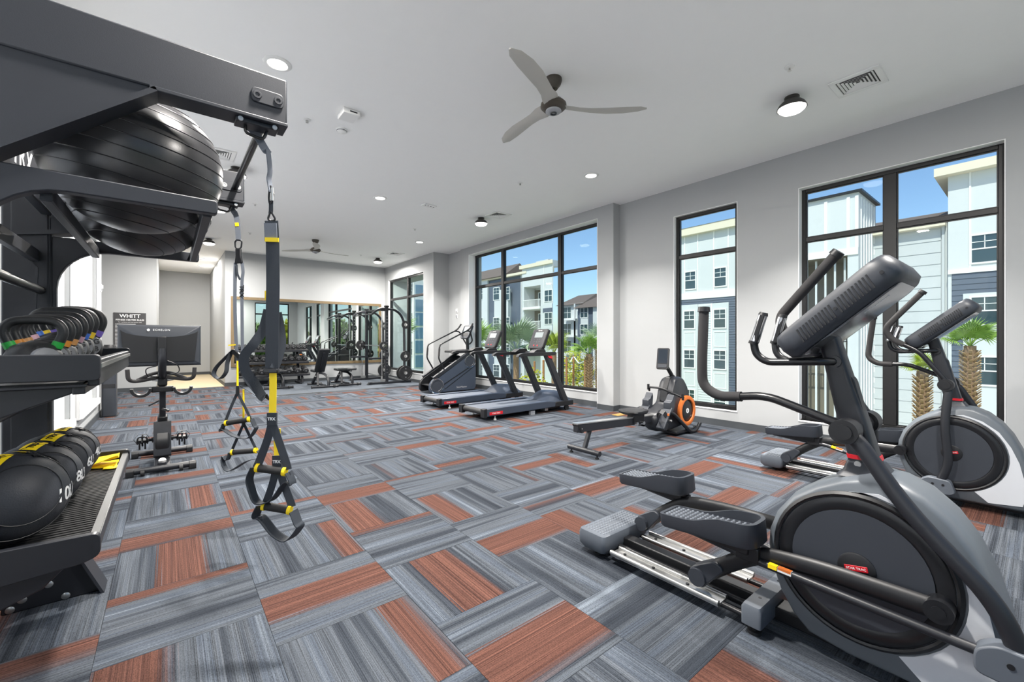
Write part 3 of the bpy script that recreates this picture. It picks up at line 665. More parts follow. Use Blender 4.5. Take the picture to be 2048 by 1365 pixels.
        ss = lambda v: max(0, min(1, v))**2*(3-2*max(0, min(1, v)))
        rim = lambda x_, y_: .004 + .042*ss((.09-y_)/.2)
        ped = mk('foot_pedal', tray(dens, rim, .014, .062), M_['dgrey'], t, smooth_ang=45)
        ped.location = L(s*.185, (1.02+yo, .392)); ped.rotation_euler = (math.radians(-5), 0, 0)
        bumps = MB()
        for i in range(6):
            for j in range(16): bumps.cyl((-.058+i*.0232, -.19+j*.026, .062), (-.058+i*.0232, -.19+j*.026, .0675), .0075, .005, n=8)
        b_ = mk('tread_bumps', bumps, BUMP, ped); b_['kind'] = 'stuff'
    # rear step platform
    pl = mk('rear_step', MB().loft([[(x, y+1.755-Y0, z) for x, y in rrect(w, l, .03, 5)] for w, l, z in ((.42, .17, .035), (.455, .205, .06), (.46, .21, .12), (.445, .198, .145), (.42, .18, .15))]), M_['grey'], t, smooth_ang=45)
    bumps = MB()
    for i in range(17):
        for j in range(7):
            if j == 3 and 5 < i < 11: continue
            bumps.cyl((-.19+i*.0238, 1.685+j*.0233-Y0, .15), (-.19+i*.0238, 1.685+j*.0233-Y0, .155), .008, .005, n=8)
    b_ = mk('tread_bumps', bumps, BUMP, pl); b_['kind'] = 'stuff'
    for x in (-.16, .16): mk('levelling_foot', MB().cyl((x, 1.75-Y0, 0), (x, 1.75-Y0, .012), .024, n=14).cyl((x, 1.75-Y0, .01), (x, 1.75-Y0, .04), .01, n=10), M_['rubber'], t)
    cb = mk('cross_member', MB().loft([[(x, y+.83-Y0, z) for x, y in rrect(w, l, .012, 3)] for w, l, z in ((.40, .07, .035), (.43, .085, .045), (.43, .085, .12), (.415, .07, .135))]), M_['grey'], t)
    for x in (-.11, .11): mk('bolt_hole', MB().cyl((x, .83-Y0, .134), (x, .83-Y0, .1365), .007, n=12), M_['black'], cb)
    for x in (-.17, .17): mk('levelling_foot', MB().cyl((x, .83-Y0, 0), (x, .83-Y0, .014), .03, n=16).cyl((x, .83-Y0, .012), (x, .83-Y0, .045), .012, n=10), M_['rubber'], t)
    mk('centre_beam', MB().box(-.035, .035, .86-Y0, 1.66-Y0, .04, .10), M_['black'], t, .008)
    for s in (-1, 1):
        r = mk('roller_rail', MB().box(s*.115, s*.205, .98-Y0, 1.62-Y0, .055, .068), M_['silver'], t)
        mk('track_lip', MB().tube([(s*.118, .98-Y0, .072), (s*.118, 1.62-Y0, .072)], .011, 10).tube([(s*.2, .98-Y0, .072), (s*.2, 1.62-Y0, .072)], .013, 10), M_['silver'], r)
        for y in (1.16, 1.36, 1.55): mk('bolt', MB().cyl((s*.16, y-Y0, .068), (s*.16, y-Y0, .074), .009, n=10), M_['black'], r)
        mk('support_rod', MB().tube([(s*.075, .86-Y0, .06), (s*.075, 1.66-Y0, .06)], .014, 10).tube([(s*.16, .86-Y0, .052), (s*.16, 1.66-Y0, .052)], .014, 10), M_['blackm'], t)
    return t
elliptical(2.26, 0, 40, 0, .54, 'grey and black elliptical trainer with studded rear step on the open carpet')
elliptical(5.03, 38, 6, .54, 0, 'grey and black elliptical trainer standing beside the four pane window wall')
# ------------------------------------------------------------------ storage and suspension rack (frames at YN and YFR)
YN, YFR = 1.95, 3.19
RK = thing('storage_rack', 'tall slate steel training rack with ball, kettlebell and medicine ball shelves', 'rack', (-.5, 2.57, 0))
ro = Vector((-.5, 2.57, 0))
def rk(name, mb, mat, parent=None, bevel=0):
    mb.v = [tuple(Vector(p)-ro) for p in mb.v]
    return mk(name, mb, mat, parent or RK, bevel)
MS = M_['slate']; TH = .05
for i, y in enumerate((YN, YFR)):
    s = -1 if i == 0 else 1          # outward side
    ya, yb = y-.03, y+.03
    # upright and foot
    up = rk('upright', MB().box(-.63, -.46, ya, yb, .02, 2.42), MS, None, .008)
    rk('upright_cover', MB().box(-.60, -.47, y-.034, y+.034, .25, 2.15), MS, up, .006)
    rk('access_cover', MB().prism(rpoly([(-.60, 1.45), (-.515, 1.45), (-.505, 1.70), (-.525, 1.72), (-.525, 1.80), (-.60, 1.83)], .01), 'xz', y-.037, y-.033), MS, up)
    rk('badge', MB().lathe([(0, .002), (.017, .002), (.017, 0)], 24, AX((-.535, y-.034, 1.335), (0, -1, 0)) @ Matrix.Diagonal((1.25, .8, 1, 1)), cap=False), M_['silver'], up)
    ft = rk('foot_plate', MB().prism([(-.63, 0), (-.275, 0), (-.275, .03), (-.36, .20), (-.63, .20)], 'xz', y-.035, y+.035), M_['satin'], None, .006)
    rk('foot_flange', MB().bar((-.272, y, .006), (-.356, y, .204), .13, .012, (0, 1, 0)) if False else MB().prism([(-.275, .0), (-.262, .0), (-.348, .205), (-.361, .205)], 'xz', y-.075, y+.075), MS, ft)
    for bx_, bz in ((-.56, .055), (-.47, .10), (-.60, .02), (-.41, .02)):
        rk('bolt', MB().lathe([(0, .006), (.012, .006), (.017, .003), (.017, 0)], 16, AX((bx_, y-.035, bz), (0, -1, 0)), cap=False), M_['silver'], ft)
    # top beam jutting into the room, with flange and end connector
    bm = rk('top_beam', MB().box(-.63, .375, y-.035, y+.035, 2.205, 2.385), MS, None, .006)
    rk('bottom_flange', MB().box(-.05, .375, y-.05, y+.05, 2.19, 2.205), MS, bm, .003)
    pl = rk('connector_plate', MB().prism(rpoly([(.25, 2.26), (.362, 2.26), (.362, 2.318), (.25, 2.318)], .02), 'xz', y-.040, y-.035), MS, bm, .003)
    for bx_ in (.27, .342): rk('bolt', MB().lathe([(0, .001), (.007, .001), (.008, .003), (.014, .003), (.016, 0)], 18, AX((bx_, y-.040, 2.289), (0, -1, 0)), cap=False), M_['silver'] if i else MS, pl)
    gs = rk('gusset', MB().prism([(-.63, 2.21), (-.052, 2.21), (-.04, 2.185), (-.40, 1.90), (-.63, 1.86)], 'xz', y-.028, y+.028), MS, None, .004)
    rk('gusset_flange', MB().prism([(-.035, 2.205), (-.028, 2.19), (-.395, 1.885), (-.63, 1.842), (-.63, 1.862), (-.405, 1.905)], 'xz', y-.05, y+.05), MS, gs)
    # strap anchor under the beam
    an = rk('anchor_plate', MB().box(.20, .345, y-.032, y+.032, 2.172, 2.19), M_['satin'], bm, .003)
    rk('anchor_loop', MB().tube(fillet([(.235, y-.0, 2.175), (.235, y, 2.145), (.295, y, 2.135), (.31, y, 2.175)], .015), .006, 8), M_['blackm'], bm)
    for bx_ in (.215, .33): rk('bolt', MB().cyl((bx_, y-.034, 2.18), (bx_, y-.04, 2.18), .009, n=12), M_['silver'], an)
    # ball shelf arm with curved root
    zt, zb = 1.856, 1.805
    arc = [(-.63, 1.44), (-.445, 1.44)]
    for k in range(9):
        a = math.radians(180 - k*90/8); arc.append((-.25+.195*math.cos(a)+.0, 1.60 + .205*math.sin(a)))
    arm = rk('ball_shelf_arm', MB().prism(arc + [(.138, zb), (.145, zb+.008), (.145, zt-.008), (.138, zt), (-.40, zt+.01), (-.63, zt+.01)], 'xz', y-.02, y+.02), MS, None, .004)
    # kettlebell shelf end plate and bracket
    e0 = rk('kettlebell_end_plate', MB().prism(rpoly([(-.63, 1.215), (-.168, 1.208), (-.168, 1.292), (-.63, 1.294)], [.004, .016, .016, .004]), 'xz', y-.012+s*.05, y+.012+s*.05), M_['satin'], None, .003)
    rk('kettlebell_bracket', MB().prism([(-.63, 1.188), (-.21, 1.188), (-.24, 1.165), (-.42, 1.09), (-.46, 1.04), (-.63, 1.0)], 'xz', y-.02, y+.02), M_['satin'], None, .004)
    # medicine ball shelf end plate and bracket
    rk('ball_tray_end_plate', MB().prism(rpoly([(-.63, .60), (-.21, .635), (-.168, .65), (-.168, .722), (-.63, .728)], [.004, .01, .02, .02, .004]), 'xz', y-.012+s*.05, y+.012+s*.05), M_['satin'], None, .003)
    rk('ball_tray_bracket', MB().prism([(-.63, .656), (-.22, .656), (-.30, .57), (-.63, .44)], 'xz', y-.02, y+.02), M_['satin'], None, .004)
# cross tubes between the frames
a, b = YN+.02, YFR-.02
rk('pull_up_bar', MB().cyl((.325, YN, 2.285), (.325, YFR, 2.285), .017, n=16), M_['blackm'])
rk('shelf_tube', MB().bar((.115, a, 1.825), (.115, b, 1.825), .03, .05), MS, None, .004)
rk('shelf_tube', MB().bar((-.30, a, 1.80), (-.30, b, 1.80), .03, .05), MS, None, .004)
rk('shelf_tube', MB().bar((-.52, a, 1.76), (-.52, b, 1.76), .03, .06), MS, None, .004)
lb = rk('logo_beam', MB().box(-.50, -.46, a, b, 1.97, 2.18), MS, None, .005)
rk('lettering', text_mb('TRX', .165, AX((-.4595, 2.60, 2.075), (1, 0, 0), (0, 1, 0)), .001, bold=.002, xscale=1.0), M_['letter'], lb)
rk('cross_bar', MB().cyl((-.50, a, 1.587), (-.50, b, 1.587), .02, n=16), M_['blackm'])
rk('cross_bar', MB().cyl((-.57, a, 1.0), (-.57, b, 1.0), .02, n=16), M_['blackm'])
# kettlebell tray: floor and channel rails
kt = rk('kettlebell_tray', MB().box(-.60, -.20, a-.07, b+.07, 1.188, 1.197), M_['satin'], None, .002)
rk('front_rail', MB().box(-.20, -.172, a-.06, b+.06, 1.19, 1.275), M_['satin'], kt, .004)
rk('rail_trim', MB().box(-.171, -.166, a-.06, b+.06, 1.248, 1.262), M_['silver'], kt)
rk('lower_rail', MB().box(-.235, -.205, a-.06, b+.06, 1.165, 1.19), M_['satin'], kt, .003)
rk('rubber_liner', MB().box(-.59, -.21, a-.05, b+.05, 1.197, 1.203), M_['rubber'], kt)
bt_ = rk('ball_tray', MB().box(-.60, -.20, a-.07, b+.07, .655, .664), M_['rubber'], None, .002)
rk('front_rail', MB().box(-.20, -.172, a-.06, b+.06, .66, .70), M_['satin'], bt_, .004)
rk('rail_trim', MB().box(-.198, -.176, a-.06, b+.06, .70, .7035), M_['silver'], bt_)
rk('back_rail', MB().box(-.62, -.60, a-.06, b+.06, .66, .74), M_['satin'], bt_, .004)
mesh_ = MB()
for k in range(50): mesh_.box(-.595, -.21, a-.04+k*.0255, a-.04+k*.0255+.014, .664, .668)
o = rk('tray_grid', mesh_, M_['rubber'], bt_); o['kind'] = 'stuff'
# ---- exercise balls
BALL = pmat('stability_ball_vinyl', srgb(44, 44, 46), .30, var=.08, vscale=30, bump=.06, bscale=250, spec=.6)
def exercise_ball(c, r, sc, tilt, label):
    """ball with raised seam ridges"""
    t = thing('exercise_ball', label, 'ball', c, 0, 'exercise balls on the rack')
    prof = []; n = 72
    for i in range(n+1):
        a = -PI/2 + PI*i/n; lat = math.degrees(a)
        rr = r
        k = abs((lat/9.0) - round(lat/9.0))
        prof.append((rr*math.cos(a), rr*math.sin(a)))
    M = Matrix.Rotation(tilt[0], 4, 'X') @ Matrix.Rotation(tilt[1], 4, 'Y')
    mk('ball_skin', MB().lathe(prof, 48, Matrix.Diagonal((sc[0], sc[1], sc[2], 1)) @ M), BALL, t, smooth_ang=70)
    for lat in range(-60, 61, 10):
        a = math.radians(lat); k_ = Matrix.Diagonal((sc[0], sc[1], sc[2], 1)) @ M
        mk('seam_ring', MB().tube([k_ @ (Vector((math.cos(a)*math.cos(q), math.cos(a)*math.sin(q), math.sin(a)))*r*1.0005) for q in [2*PI*j/48 for j in range(49)]], .0022, 6, cap=False), M_['black'], t)
    mk('plug', MB().lathe([(0, r*1.004), (.012, r*1.003), (.013, r*.99)], 14, Matrix.Diagonal((sc[0], sc[1], sc[2], 1)) @ M @ Matrix.Rotation(PI, 4, 'X'), cap=False), M_['letter'], t)
    return t
exercise_ball((-.095, 2.283, 2.042), .285, (1, 1, .95), (math.radians(8), math.radians(10)), 'glossy black exercise ball on the rack arms, next to the beam with hanging bolts')
exercise_ball((-.095, 2.855, 2.038), .285, (1, 1, .95), (math.radians(-6), math.radians(14)), 'glossy black exercise ball on the rack arms, behind the other ball and nearer the bike')
# ------------------------------------------------------------------ kettlebells
KB = pmat('kettlebell_iron', srgb(30, 31, 33), .45, var=.1, bump=.25, bscale=350)
KL = pmat('kettlebell_label', srgb(120, 122, 126), .5, var=.05)
def kettlebell(y, hgt, bandcol, words, label):
    w = hgt*.76; xr = -.262 + max(0, hgt-.29)*.75; x = xr - w/2
    t = thing('kettlebell', label, 'kettlebell', (x, y, 1.203), 0, 'kettlebells on the rack shelf')
    rb = hgt*.325
    mk('bell_body', MB().lathe([(0, 0), (rb*.62, 0), (rb*.70, rb*.08), (rb*.93, rb*.5), (rb, rb*.92), (rb*.95, rb*1.3), (rb*.75, rb*1.66), (rb*.4, rb*1.84), (0, rb*1.88)], 32), KB, t)
    hw = w/2 - hgt*.068; z0 = rb*1.5
    pts = [(-hw*.72, 0, z0), (-hw*.86, 0, z0+hgt*.10), (-hw, 0, z0+hgt*.25), (-hw*.9, 0, hgt*.86), (-hw*.6, 0, hgt*.925), (0, 0, hgt*.94), (hw*.6, 0, hgt*.925), (hw*.9, 0, hgt*.86), (hw, 0, z0+hgt*.25), (hw*.86, 0, z0+hgt*.10), (hw*.72, 0, z0)]
    sp = smooth(pts, 5)
    mk('handle', MB().tube(sp, hgt*.066, 14), KB, t)
    bc = pmat('band_'+label.split()[0], srgb(*bandcol), .5, var=.05)
    for s in (-1, 1):
        p0 = Vector((s*hw*.75, 0, z0+hgt*.02)); p1 = Vector((s*hw*.87, 0, z0+hgt*.115))
        mk('colour_band', MB().cyl(p0, p1, hgt*.072, hgt*.071, n=18), bc, t)
    # grey maker's patch with the weight
    d = Vector((.55, -.83, .12)).normalized(); c = Vector((0, 0, rb*.95))
    M = AX(c + d*rb*.985, d, Vector((.83, .55, 0)))
    mk('weight_patch', MB().lathe([(0, .004), (rb*.5, .002-.008*0), (rb*.55, -.010)], 24, M, cap=False), KL, t)
    for k, wd in enumerate(words):
        mk('lettering', text_mb(wd, rb*.36, M @ Matrix.Translation((0, (0.19-.38*k)*rb if len(words) > 1 else 0, .006)), .001, bold=.0006), KB, t)
for y, h, c, w, l in ((2.0780, 0.212, (30, 160, 60), ('4KG',), 'green banded black kettlebell, smallest on the shelf'),
                      (2.2260, 0.222, (214, 140, 50), ('6KG',), 'orange banded black kettlebell next to the green banded one'),
                      (2.3806, 0.232, (206, 150, 92), ('8KG',), 'tan banded black kettlebell between the orange and pink banded ones'),
                      (2.5449, 0.252, (222, 176, 190), ('8KG', '18LB'), 'pink banded black kettlebell on the rack shelf'),
                      (2.7241, 0.278, (60, 110, 200), ('12KG', '26LB'), 'blue banded black kettlebell on the rack shelf'),
                      (2.9158, 0.290, (236, 200, 40), ('16KG', '35LB'), 'yellow banded black kettlebell on the rack shelf'),
                      (3.1164, 0.306, (120, 100, 190), ('20KG', '44LB'), 'purple banded black kettlebell, largest on the shelf')): kettlebell(y, h, c, w, l)
# ------------------------------------------------------------------ medicine balls
MEDR = pmat('medicine_ball_leather', srgb(42, 45, 51), .55, var=.08, vscale=14, bump=.3, bscale=220)
def sph(c, r, d): return Vector(c) + Vector(d).normalized()*r
def sphere_patch(r, M, w, h, n=6):
    """curved rectangle on a sphere of radius r around M's origin, facing M's z"""
    m = MB(); vs = []; fs = []
    for i in range(n+1):
        for j in range(n+1):
            u = (i/n-.5)*w/r; v = (j/n-.5)*h/r
            vs.append(M @ (Vector((math.sin(u)*math.cos(v), math.sin(v), math.cos(u)*math.cos(v)))*r))
    for i in range(n):
        for j in range(n): fs.append((i*(n+1)+j, (i+1)*(n+1)+j, (i+1)*(n+1)+j+1, i*(n+1)+j+1))
    return m.add(vs, fs)
def wrap(mb, M, r):
    mb.v = [tuple(M @ (Vector((math.sin(x/r)*math.cos(y/r), math.sin(y/r), math.cos(x/r)*math.cos(y/r)))*(r+z))) for x, y, z in mb.v]; return mb
def medicine_ball(c, r, words, label, yaw=0, tops=((.1, .25, 1),)):
    t = thing('medicine_ball', label, 'ball', c, 0, 'medicine balls on the low rack tray')
    O = Vector((0, 0, 0))
    mk('ball_cover', MB().ball(O, r, (1, 1, .97), 40, 24), MEDR, t)
    for d in tops:
        M = AX(O, d, (.35, .95, 0)); mk('yellow_label', sphere_patch(r*1.004, M, r*.52, r*.36), M_['yellow'], t)
        mk('lettering', wrap(text_mb('TRX', r*.2, Matrix.Identity(4), .001, bold=.0008), M, r*1.009), M_['black'], t)
    d = Vector((1, -.15, -.02)); M = AX(O, d, (.15, 1, 0))
    mk('weight_print', wrap(text_mb(words, r*.42, Matrix.Identity(4), .001, bold=.001), M, r*1.004), M_['letter'], t)
    # round panel seam and lacing
    ax = Vector((.45, -.85, .25)).normalized(); u = ax.orthogonal().normalized(); w = ax.cross(u)
    for ang in (38, 62):
        a = math.radians(ang); P_ = [ax*r*1.001*math.cos(a) + (u*math.cos(k*PI/18)+w*math.sin(k*PI/18))*r*1.001*math.sin(a) for k in range(37)]
        mk('panel_seam', MB().tube(P_, .0016, 6, cap=False), M_['black'], t)
    la = Vector((.62, .35, .70)).normalized(); tang = Vector((.35, .75, -.55)); tang = (tang-la*tang.dot(la)).normalized(); side = la.cross(tang)
    zz = []
    for k in range(13):
        uu = (k/12-.5)*1.1; sg = 1 if k % 2 else -1
        dd = la*math.cos(uu) + tang*math.sin(uu) + side*sg*.11
        zz.append(dd.normalized()*r*1.006)
    mk('lacing', MB().tube(zz, .0035, 6), M_['black'], t)
    zz2 = [p for p in (( (la*math.cos((k/12-.5)*1.1) + tang*math.sin((k/12-.5)*1.1) - side*(1 if k % 2 else -1)*.11).normalized()*r*1.008) for k in range(13))]
    mk('lacing', MB().tube(zz2, .0035, 6), M_['black'], t)
for y, r, w, l, tp in ((2.126, .150, '10LB', 'black medicine ball nearest the end plate of the low tray', ((-.1, -.35, .95), (.28, .3, .9))),
                       (2.415, .138, '8LB', 'black medicine ball second along the low tray', ((.05, -.2, 1),)),
                       (2.687, .133, '6LB', 'black medicine ball with white 6LB print in the low tray', ((.1, -.3, .95),)),
                       (2.945, .124, '4LB', 'black medicine ball with white 4LB print beside the yellow bands', ((.0, -.1, 1),))):
    medicine_ball((-.262-r, y, .672+r*.97), r, w, l, 0, tp)
# yellow resistance bands folded on the tray
t = thing('resistance_band', 'flat yellow exercise band folded at the end of the low tray', 'exercise band', (-.33, 3.15, .6668))
def sheet(x0, x1, y0, y1, z, amp, seed):
    r_ = random.Random(seed); n = 10; top = []; m = MB(); vs = []
    ph = r_.random()*6
    for i in range(n+1):
        for j in range(n+1):
            u, v = i/n, j/n
            vs.append((x0+(x1-x0)*u, y0+(y1-y0)*v, z + amp*(.5+.5*math.sin(5*u+3*v+ph)*math.sin(4*v+ph*2))))
    b = len(vs); vs += [(p[0], p[1], p[2]-.003) for p in vs]
    fs = []
    for i in range(n):
        for j in range(n):
            a = i*(n+1)+j; fs.append((a, a+n+1, a+n+2, a+1)); fs.append((b+a+1, b+a+n+2, b+a+n+1, b+a))
    for i in range(n):
        for a, c in ((i, i+1), (n*(n+1)+i+1, n*(n+1)+i), ): fs.append((a, a+b, c+b, c) if a < c else (a, a+b, c+b, c))
        a, c = (i+1)*(n+1), i*(n+1); fs.append((a, a+b, c+b, c)); a, c = i*(n+1)+n, (i+1)*(n+1)+n; fs.append((a, a+b, c+b, c))
    return m.add(vs, fs)
mk('folded_layer', sheet(-.10, .12, -.08, .05, .006, .02, 1), M_['yellow'], t); mk('folded_layer', sheet(-.05, .125, -.09, .02, .03, .035, 2), M_['yellow'], t); mk('loose_end', sheet(.07, .125, -.14, -.08, .004, .012, 3), M_['yellow'], t)

# ------------------------------------------------------------------ suspension trainers
WEB = pmat('black_webbing', srgb(44, 50, 58), .75, var=.08, bump=.4, bscale=600)
WEBG = pmat('grey_webbing', srgb(96, 102, 112), .75, var=.08, bump=.4, bscale=600)
GRIPR = pmat('rubber_handle', srgb(30, 30, 31), .7, var=.1, bump=.6, bscale=500)
CR = Vector((math.cos(YAW), -math.sin(YAW), 0)); CF = Vector((math.sin(YAW), math.cos(YAW), 0))
def trainer(px0, Y, label, which):
    ra = (px0-1024)/FPX; D = Y/(math.cos(YAW)-ra*math.sin(YAW)); x0 = D*(math.sin(YAW)+ra*math.cos(YAW)); k = D/FPX
    base = Vector((x0, Y, 0))
    t = thing('suspension_trainer', label, 'suspension trainer', base, 0)
    def S(px, py, dn=0): return CR*((px-px0)*k) + CF*dn + Vector((0, 0, EYE-(py-680)*k))
    def strap(name, pts, w, mat, th=.003, side=None, parent=None):
        P_ = [S(*p) for p in pts]
        if len(P_) > 2: P_ = smooth(P_, 5)
        return mk(name, MB().ribbon(P_, w, th, side or (CR + CF*.15)), mat, parent or t)
    def cord(name, pts, r, mat, parent=None):
        return mk(name, MB().tube(fillet([S(*p) for p in pts], .03), r, 8), mat, parent or t)
    def handle(l, r_, loopbot, w, parent=None):
        """foam grip l->r with yellow collars and a webbing foot loop hanging to loopbot"""
        L_, R_ = S(*l), S(*r_); d = (R_-L_).normalized()
        g = mk('grip', MB().cyl(L_, R_, .0165, n=16), GRIPR, t)
        for e, s in ((L_, 1), (R_, -1)): mk('grip_collar', MB().cyl(e-d*s*.002, e+d*s*.010, .0185, n=16), M_['yellow'], g)
        pts = [L_-d*.012, L_-d*.03+Vector((0, 0, -.045))] + [S(*q) for q in loopbot] + [R_+d*.03+Vector((0, 0, -.045)), R_+d*.012]
        mk('foot_loop', MB().ribbon(smooth(pts, 6), w, .004, CF*1.0+CR*.45), WEB, t)
        return g
    if which == 1:
        strap('anchor_strap', [(503, 258, -.01), (513, 270), (531, 300), (537, 306)], .030, WEBG, .004, CR+CF*.6)
        strap('anchor_strap', [(536, 300), (540, 340), (538, 360), (543, 385)], .020, WEBG, .004, CF+CR*.4)
        mk('carabiner', MB().tube(smooth([S(*p) for p in ((541, 372), (546, 385), (545, 400), (540, 408), (538, 395), (540, 372))], 5), .004, 8, cap=False), M_['blackm'], t)
        mk('carabiner_lock', MB().cyl(S(545, 376), S(545, 402), .006, n=10), M_['silver'], t)
        strap('swivel_strap', [(542, 402), (542, 420), (541, 428)], .016, WEB)
        cord('triangle_ring', [(541, 424), (534, 442), (553, 442), (542, 424)], .004, M_['blackm'])
        strap('main_strap', [(543, 442), (545, 480), (546, 560), (545, 640), (544, 720), (543, 745)], .050, WEB, .005)
        strap('buckle_pad', [(543, 448, -.008), (544, 470, -.008), (544, 484, -.008)], .046, WEBG, .008)
        strap('yellow_tab', [(534, 481, -.014), (561, 482, -.014)], .017, M_['yellow'], .004, Vector((0, 0, 1)))
        strap('yellow_tab', [(531, 582, .004), (531, 600, .004)], .010, M_['yellow'], .003)
        strap('loose_tail', [(534, 620, .01), (526, 660, .0), (512, 690, -.02), (498, 712, -.03), (497, 740, -.02), (508, 765, 0), (519, 795, .02), (529, 796, .03)], .036, WEB, .003, CR*.8+CF*.6)
        strap('loose_tail', [(552, 625, .01), (556, 660, .02), (558, 690, .02), (553, 720, .01), (548, 738, .0)], .032, WEB, .003, CR*.9+CF*.5)
        mk('cam_buckle', MB().bar(S(531, 742, -.01), S(560, 742, -.01), .02, .018), M_['blackm'], t, .004)
        strap('yellow_webbing', [(546, 744), (546, 780), (545, 832)], .027, M_['yellow'], .003)
        strap('yellow_webbing', [(549, 860, .02), (549, 890, .02), (550, 925, .02)], .026, M_['yellow'], .003)
        for py, dn, px in ((838, -.003, 545), (926, .017, 550)):
            sl = strap('keeper_sleeve', [(px, py-12, dn), (px, py+12, dn)], .038, WEB, .010, CR)
            mk('lettering', text_mb('TRX', .0165, AX(S(px, py, dn-.0058), -CF, CR), .0006, bold=.0005), M_['letter'], t)
        strap('handle_strap', [(543, 850), (535, 880), (520, 920), (513, 936)], .030, WEB, .004)
        strap('handle_strap', [(546, 850), (560, 890), (572, 925), (576, 940)], .030, WEB, .004)
        strap('handle_strap', [(548, 936, .02), (540, 970, .02), (528, 1005, .02), (522, 1012, .02)], .028, WEB, .004)
        strap('handle_strap', [(552, 936, .02), (562, 970, .02), (575, 1005, .02), (579, 1018, .02)], .030, WEB, .004)
        handle((514, 936), (571, 944), [(502, 975), (515, 1005), (545, 1000), (572, 965)], .032)
        handle((521, 1016, .02), (576, 1025, .02), [(520, 1042, .02), (545, 1072, .02), (572, 1084, .02), (595, 1060, .02)], .040)
    else:
        strap('anchor_strap', [(452, 411), (462, 416), (470, 428)], .030, WEBG, .004, CR+CF*.6)
        strap('anchor_strap', [(469, 424), (474, 440), (477, 482)], .030, WEBG, .004)
        strap('yellow_label', [(474, 446, -.004), (475, 453, -.004)], .021, M_['yellow'], .003)
        cord('carabiner', [(474, 480), (470, 484), (471, 498), (482, 498), (484, 482), (474, 480)], .005, M_['blackm'])
        mk('swivel_body', MB().ribbon([S(477, 498), S(477, 512), S(478, 527)], [.034, .034, .05], .016, CR), M_['black'], t, .004)
        strap('main_strap', [(471, 526), (470, 560), (470, 620), (472, 680), (476, 735)], .020, WEBG, .004)
        strap('main_strap', [(484, 526), (486, 545), (484, 565), (484, 620), (485, 700), (486, 742)], .018, WEBG, .004)
        mk('lettering', text_mb('TRX', .04, AX(S(484, 583, -.006), -CF, (0, 0, -1)), .0006, bold=.001), M_['black'], t)
        strap('buckle_tail', [(474, 530, -.004), (476, 548, -.006), (481, 560, -.004)], .012, WEB)
        strap('adjust_loop', [(468, 700), (452, 715), (433, 735), (428, 750), (440, 758), (452, 745), (455, 725), (462, 707)], .030, WEB, .003, CF+CR*.3)
        strap('yellow_tab', [(458, 691, -.005), (472, 690, -.005)], .008, M_['yellow'], .004, Vector((0, 0, 1)))
        strap('yellow_tab', [(484, 736, -.01), (497, 730, -.01)], .018, M_['yellow'], .004, Vector((0, 0, 1)))
        mk('cam_buckle', MB().bar(S(466, 702), S(482, 716), .02, .03), M_['blackm'], t, .004)
        strap('lower_tail', [(487, 740), (490, 755), (500, 770), (512, 785)], .026, WEB, .003)
        cord('yellow_cord', [(475, 722), (475, 750), (475, 776)], .006, M_['yellow'])
        cord('yellow_cord', [(483, 780, .02), (483, 810, .02), (483, 842, .02)], .006, M_['yellow'])
        for p in ((475, 780), (483, 846, .02)): mk('cord_clip', MB().cyl(S(p[0], p[1]-8, p[2] if len(p) > 2 else 0), S(p[0], p[1]+9, p[2] if len(p) > 2 else 0), .010, .012, n=10), M_['blackm'], t)
        strap('handle_strap', [(474, 788), (462, 815), (451, 843)], .016, WEB, .004)
        strap('handle_strap', [(476, 788), (490, 815), (502, 840)], .016, WEB, .004)
        strap('handle_strap', [(482, 852, .02), (472, 875, .02), (461, 900, .02)], .016, WEB, .004)
        strap('handle_strap', [(485, 852, .02), (496, 875, .02), (508, 900, .02)], .016, WEB, .004)
        handle((452, 847), (500, 839), [(445, 858), (468, 872), (496, 877), (512, 858)], .028)
        handle((460, 907, .02), (509, 903, .02), [(443, 915, .02), (443, 932, .02), (456, 944, .02), (490, 925, .02)], .028)
    return t
trainer(545, 1.97, 'yellow and charcoal suspension trainer hanging from the rack beam with plain bolts', 1)
trainer(485, 3.19, 'grey strapped suspension trainer hanging from the rack beam nearer the bike', 2)
# ------------------------------------------------------------------ exercise bike
BK = thing('exercise_bike', 'black upright exercise bike with a large screen turned towards the rack', 'exercise bike', (-.045, 5.95, 0))
def bk(n, mb, m, p=None, b=0):
    mb.v = [(v[0]+.045, v[1]-5.95, v[2]) for v in mb.v]; return mk(n, mb, m, p or BK, b)
cx = -.045
for y, n in ((5.57, 'front_stabilizer'), (6.42, 'rear_stabilizer')):
    st = bk(n, MB().cyl((cx-.235, y, .045), (cx+.235, y, .045), .032, n=16), M_['satin'])
    for s in (-1, 1): bk('end_cap', MB().prism(rpoly([(y-.045, 0), (y+.045, 0), (y+.035, .06), (y-.01, .085), (y-.04, .06)], .012), 'yz', cx+s*.215, cx+s*.275), M_['black'], st, .004)
    if y < 6: 
        for s in (-1, 1): bk('transport_wheel', MB().cyl((cx+s*.15-.015, y-.035, .03), (cx+s*.15+.015, y-.035, .03), .03, n=16), M_['rubber'], st)
bk('base_frame', MB().bar((cx, 5.57, .075), (cx, 6.42, .075), .07, .06), M_['satin'], None, .008)
bk('front_gusset', MB().prism([(5.58, .04), (5.95, .10), (5.93, .22), (5.66, .08)], 'yz', cx-.065, cx+.065), M_['satin'], None, .006)
hs = bk('flywheel_housing', MB().prism(rpoly([(5.72, .16), (5.86, .085), (6.20, .085), (6.30, .22), (6.22, .40), (6.0, .48), (5.80, .44), (5.70, .30)], .06), 'yz', cx-.06, cx+.06), M_['black'], None, .018)
bk('front_shield', MB().prism(rpoly([(5.70, .14), (5.735, .12), (5.80, .44), (5.775, .49)], .01), 'yz', cx-.072, cx+.072), M_['satin'], hs, .01)
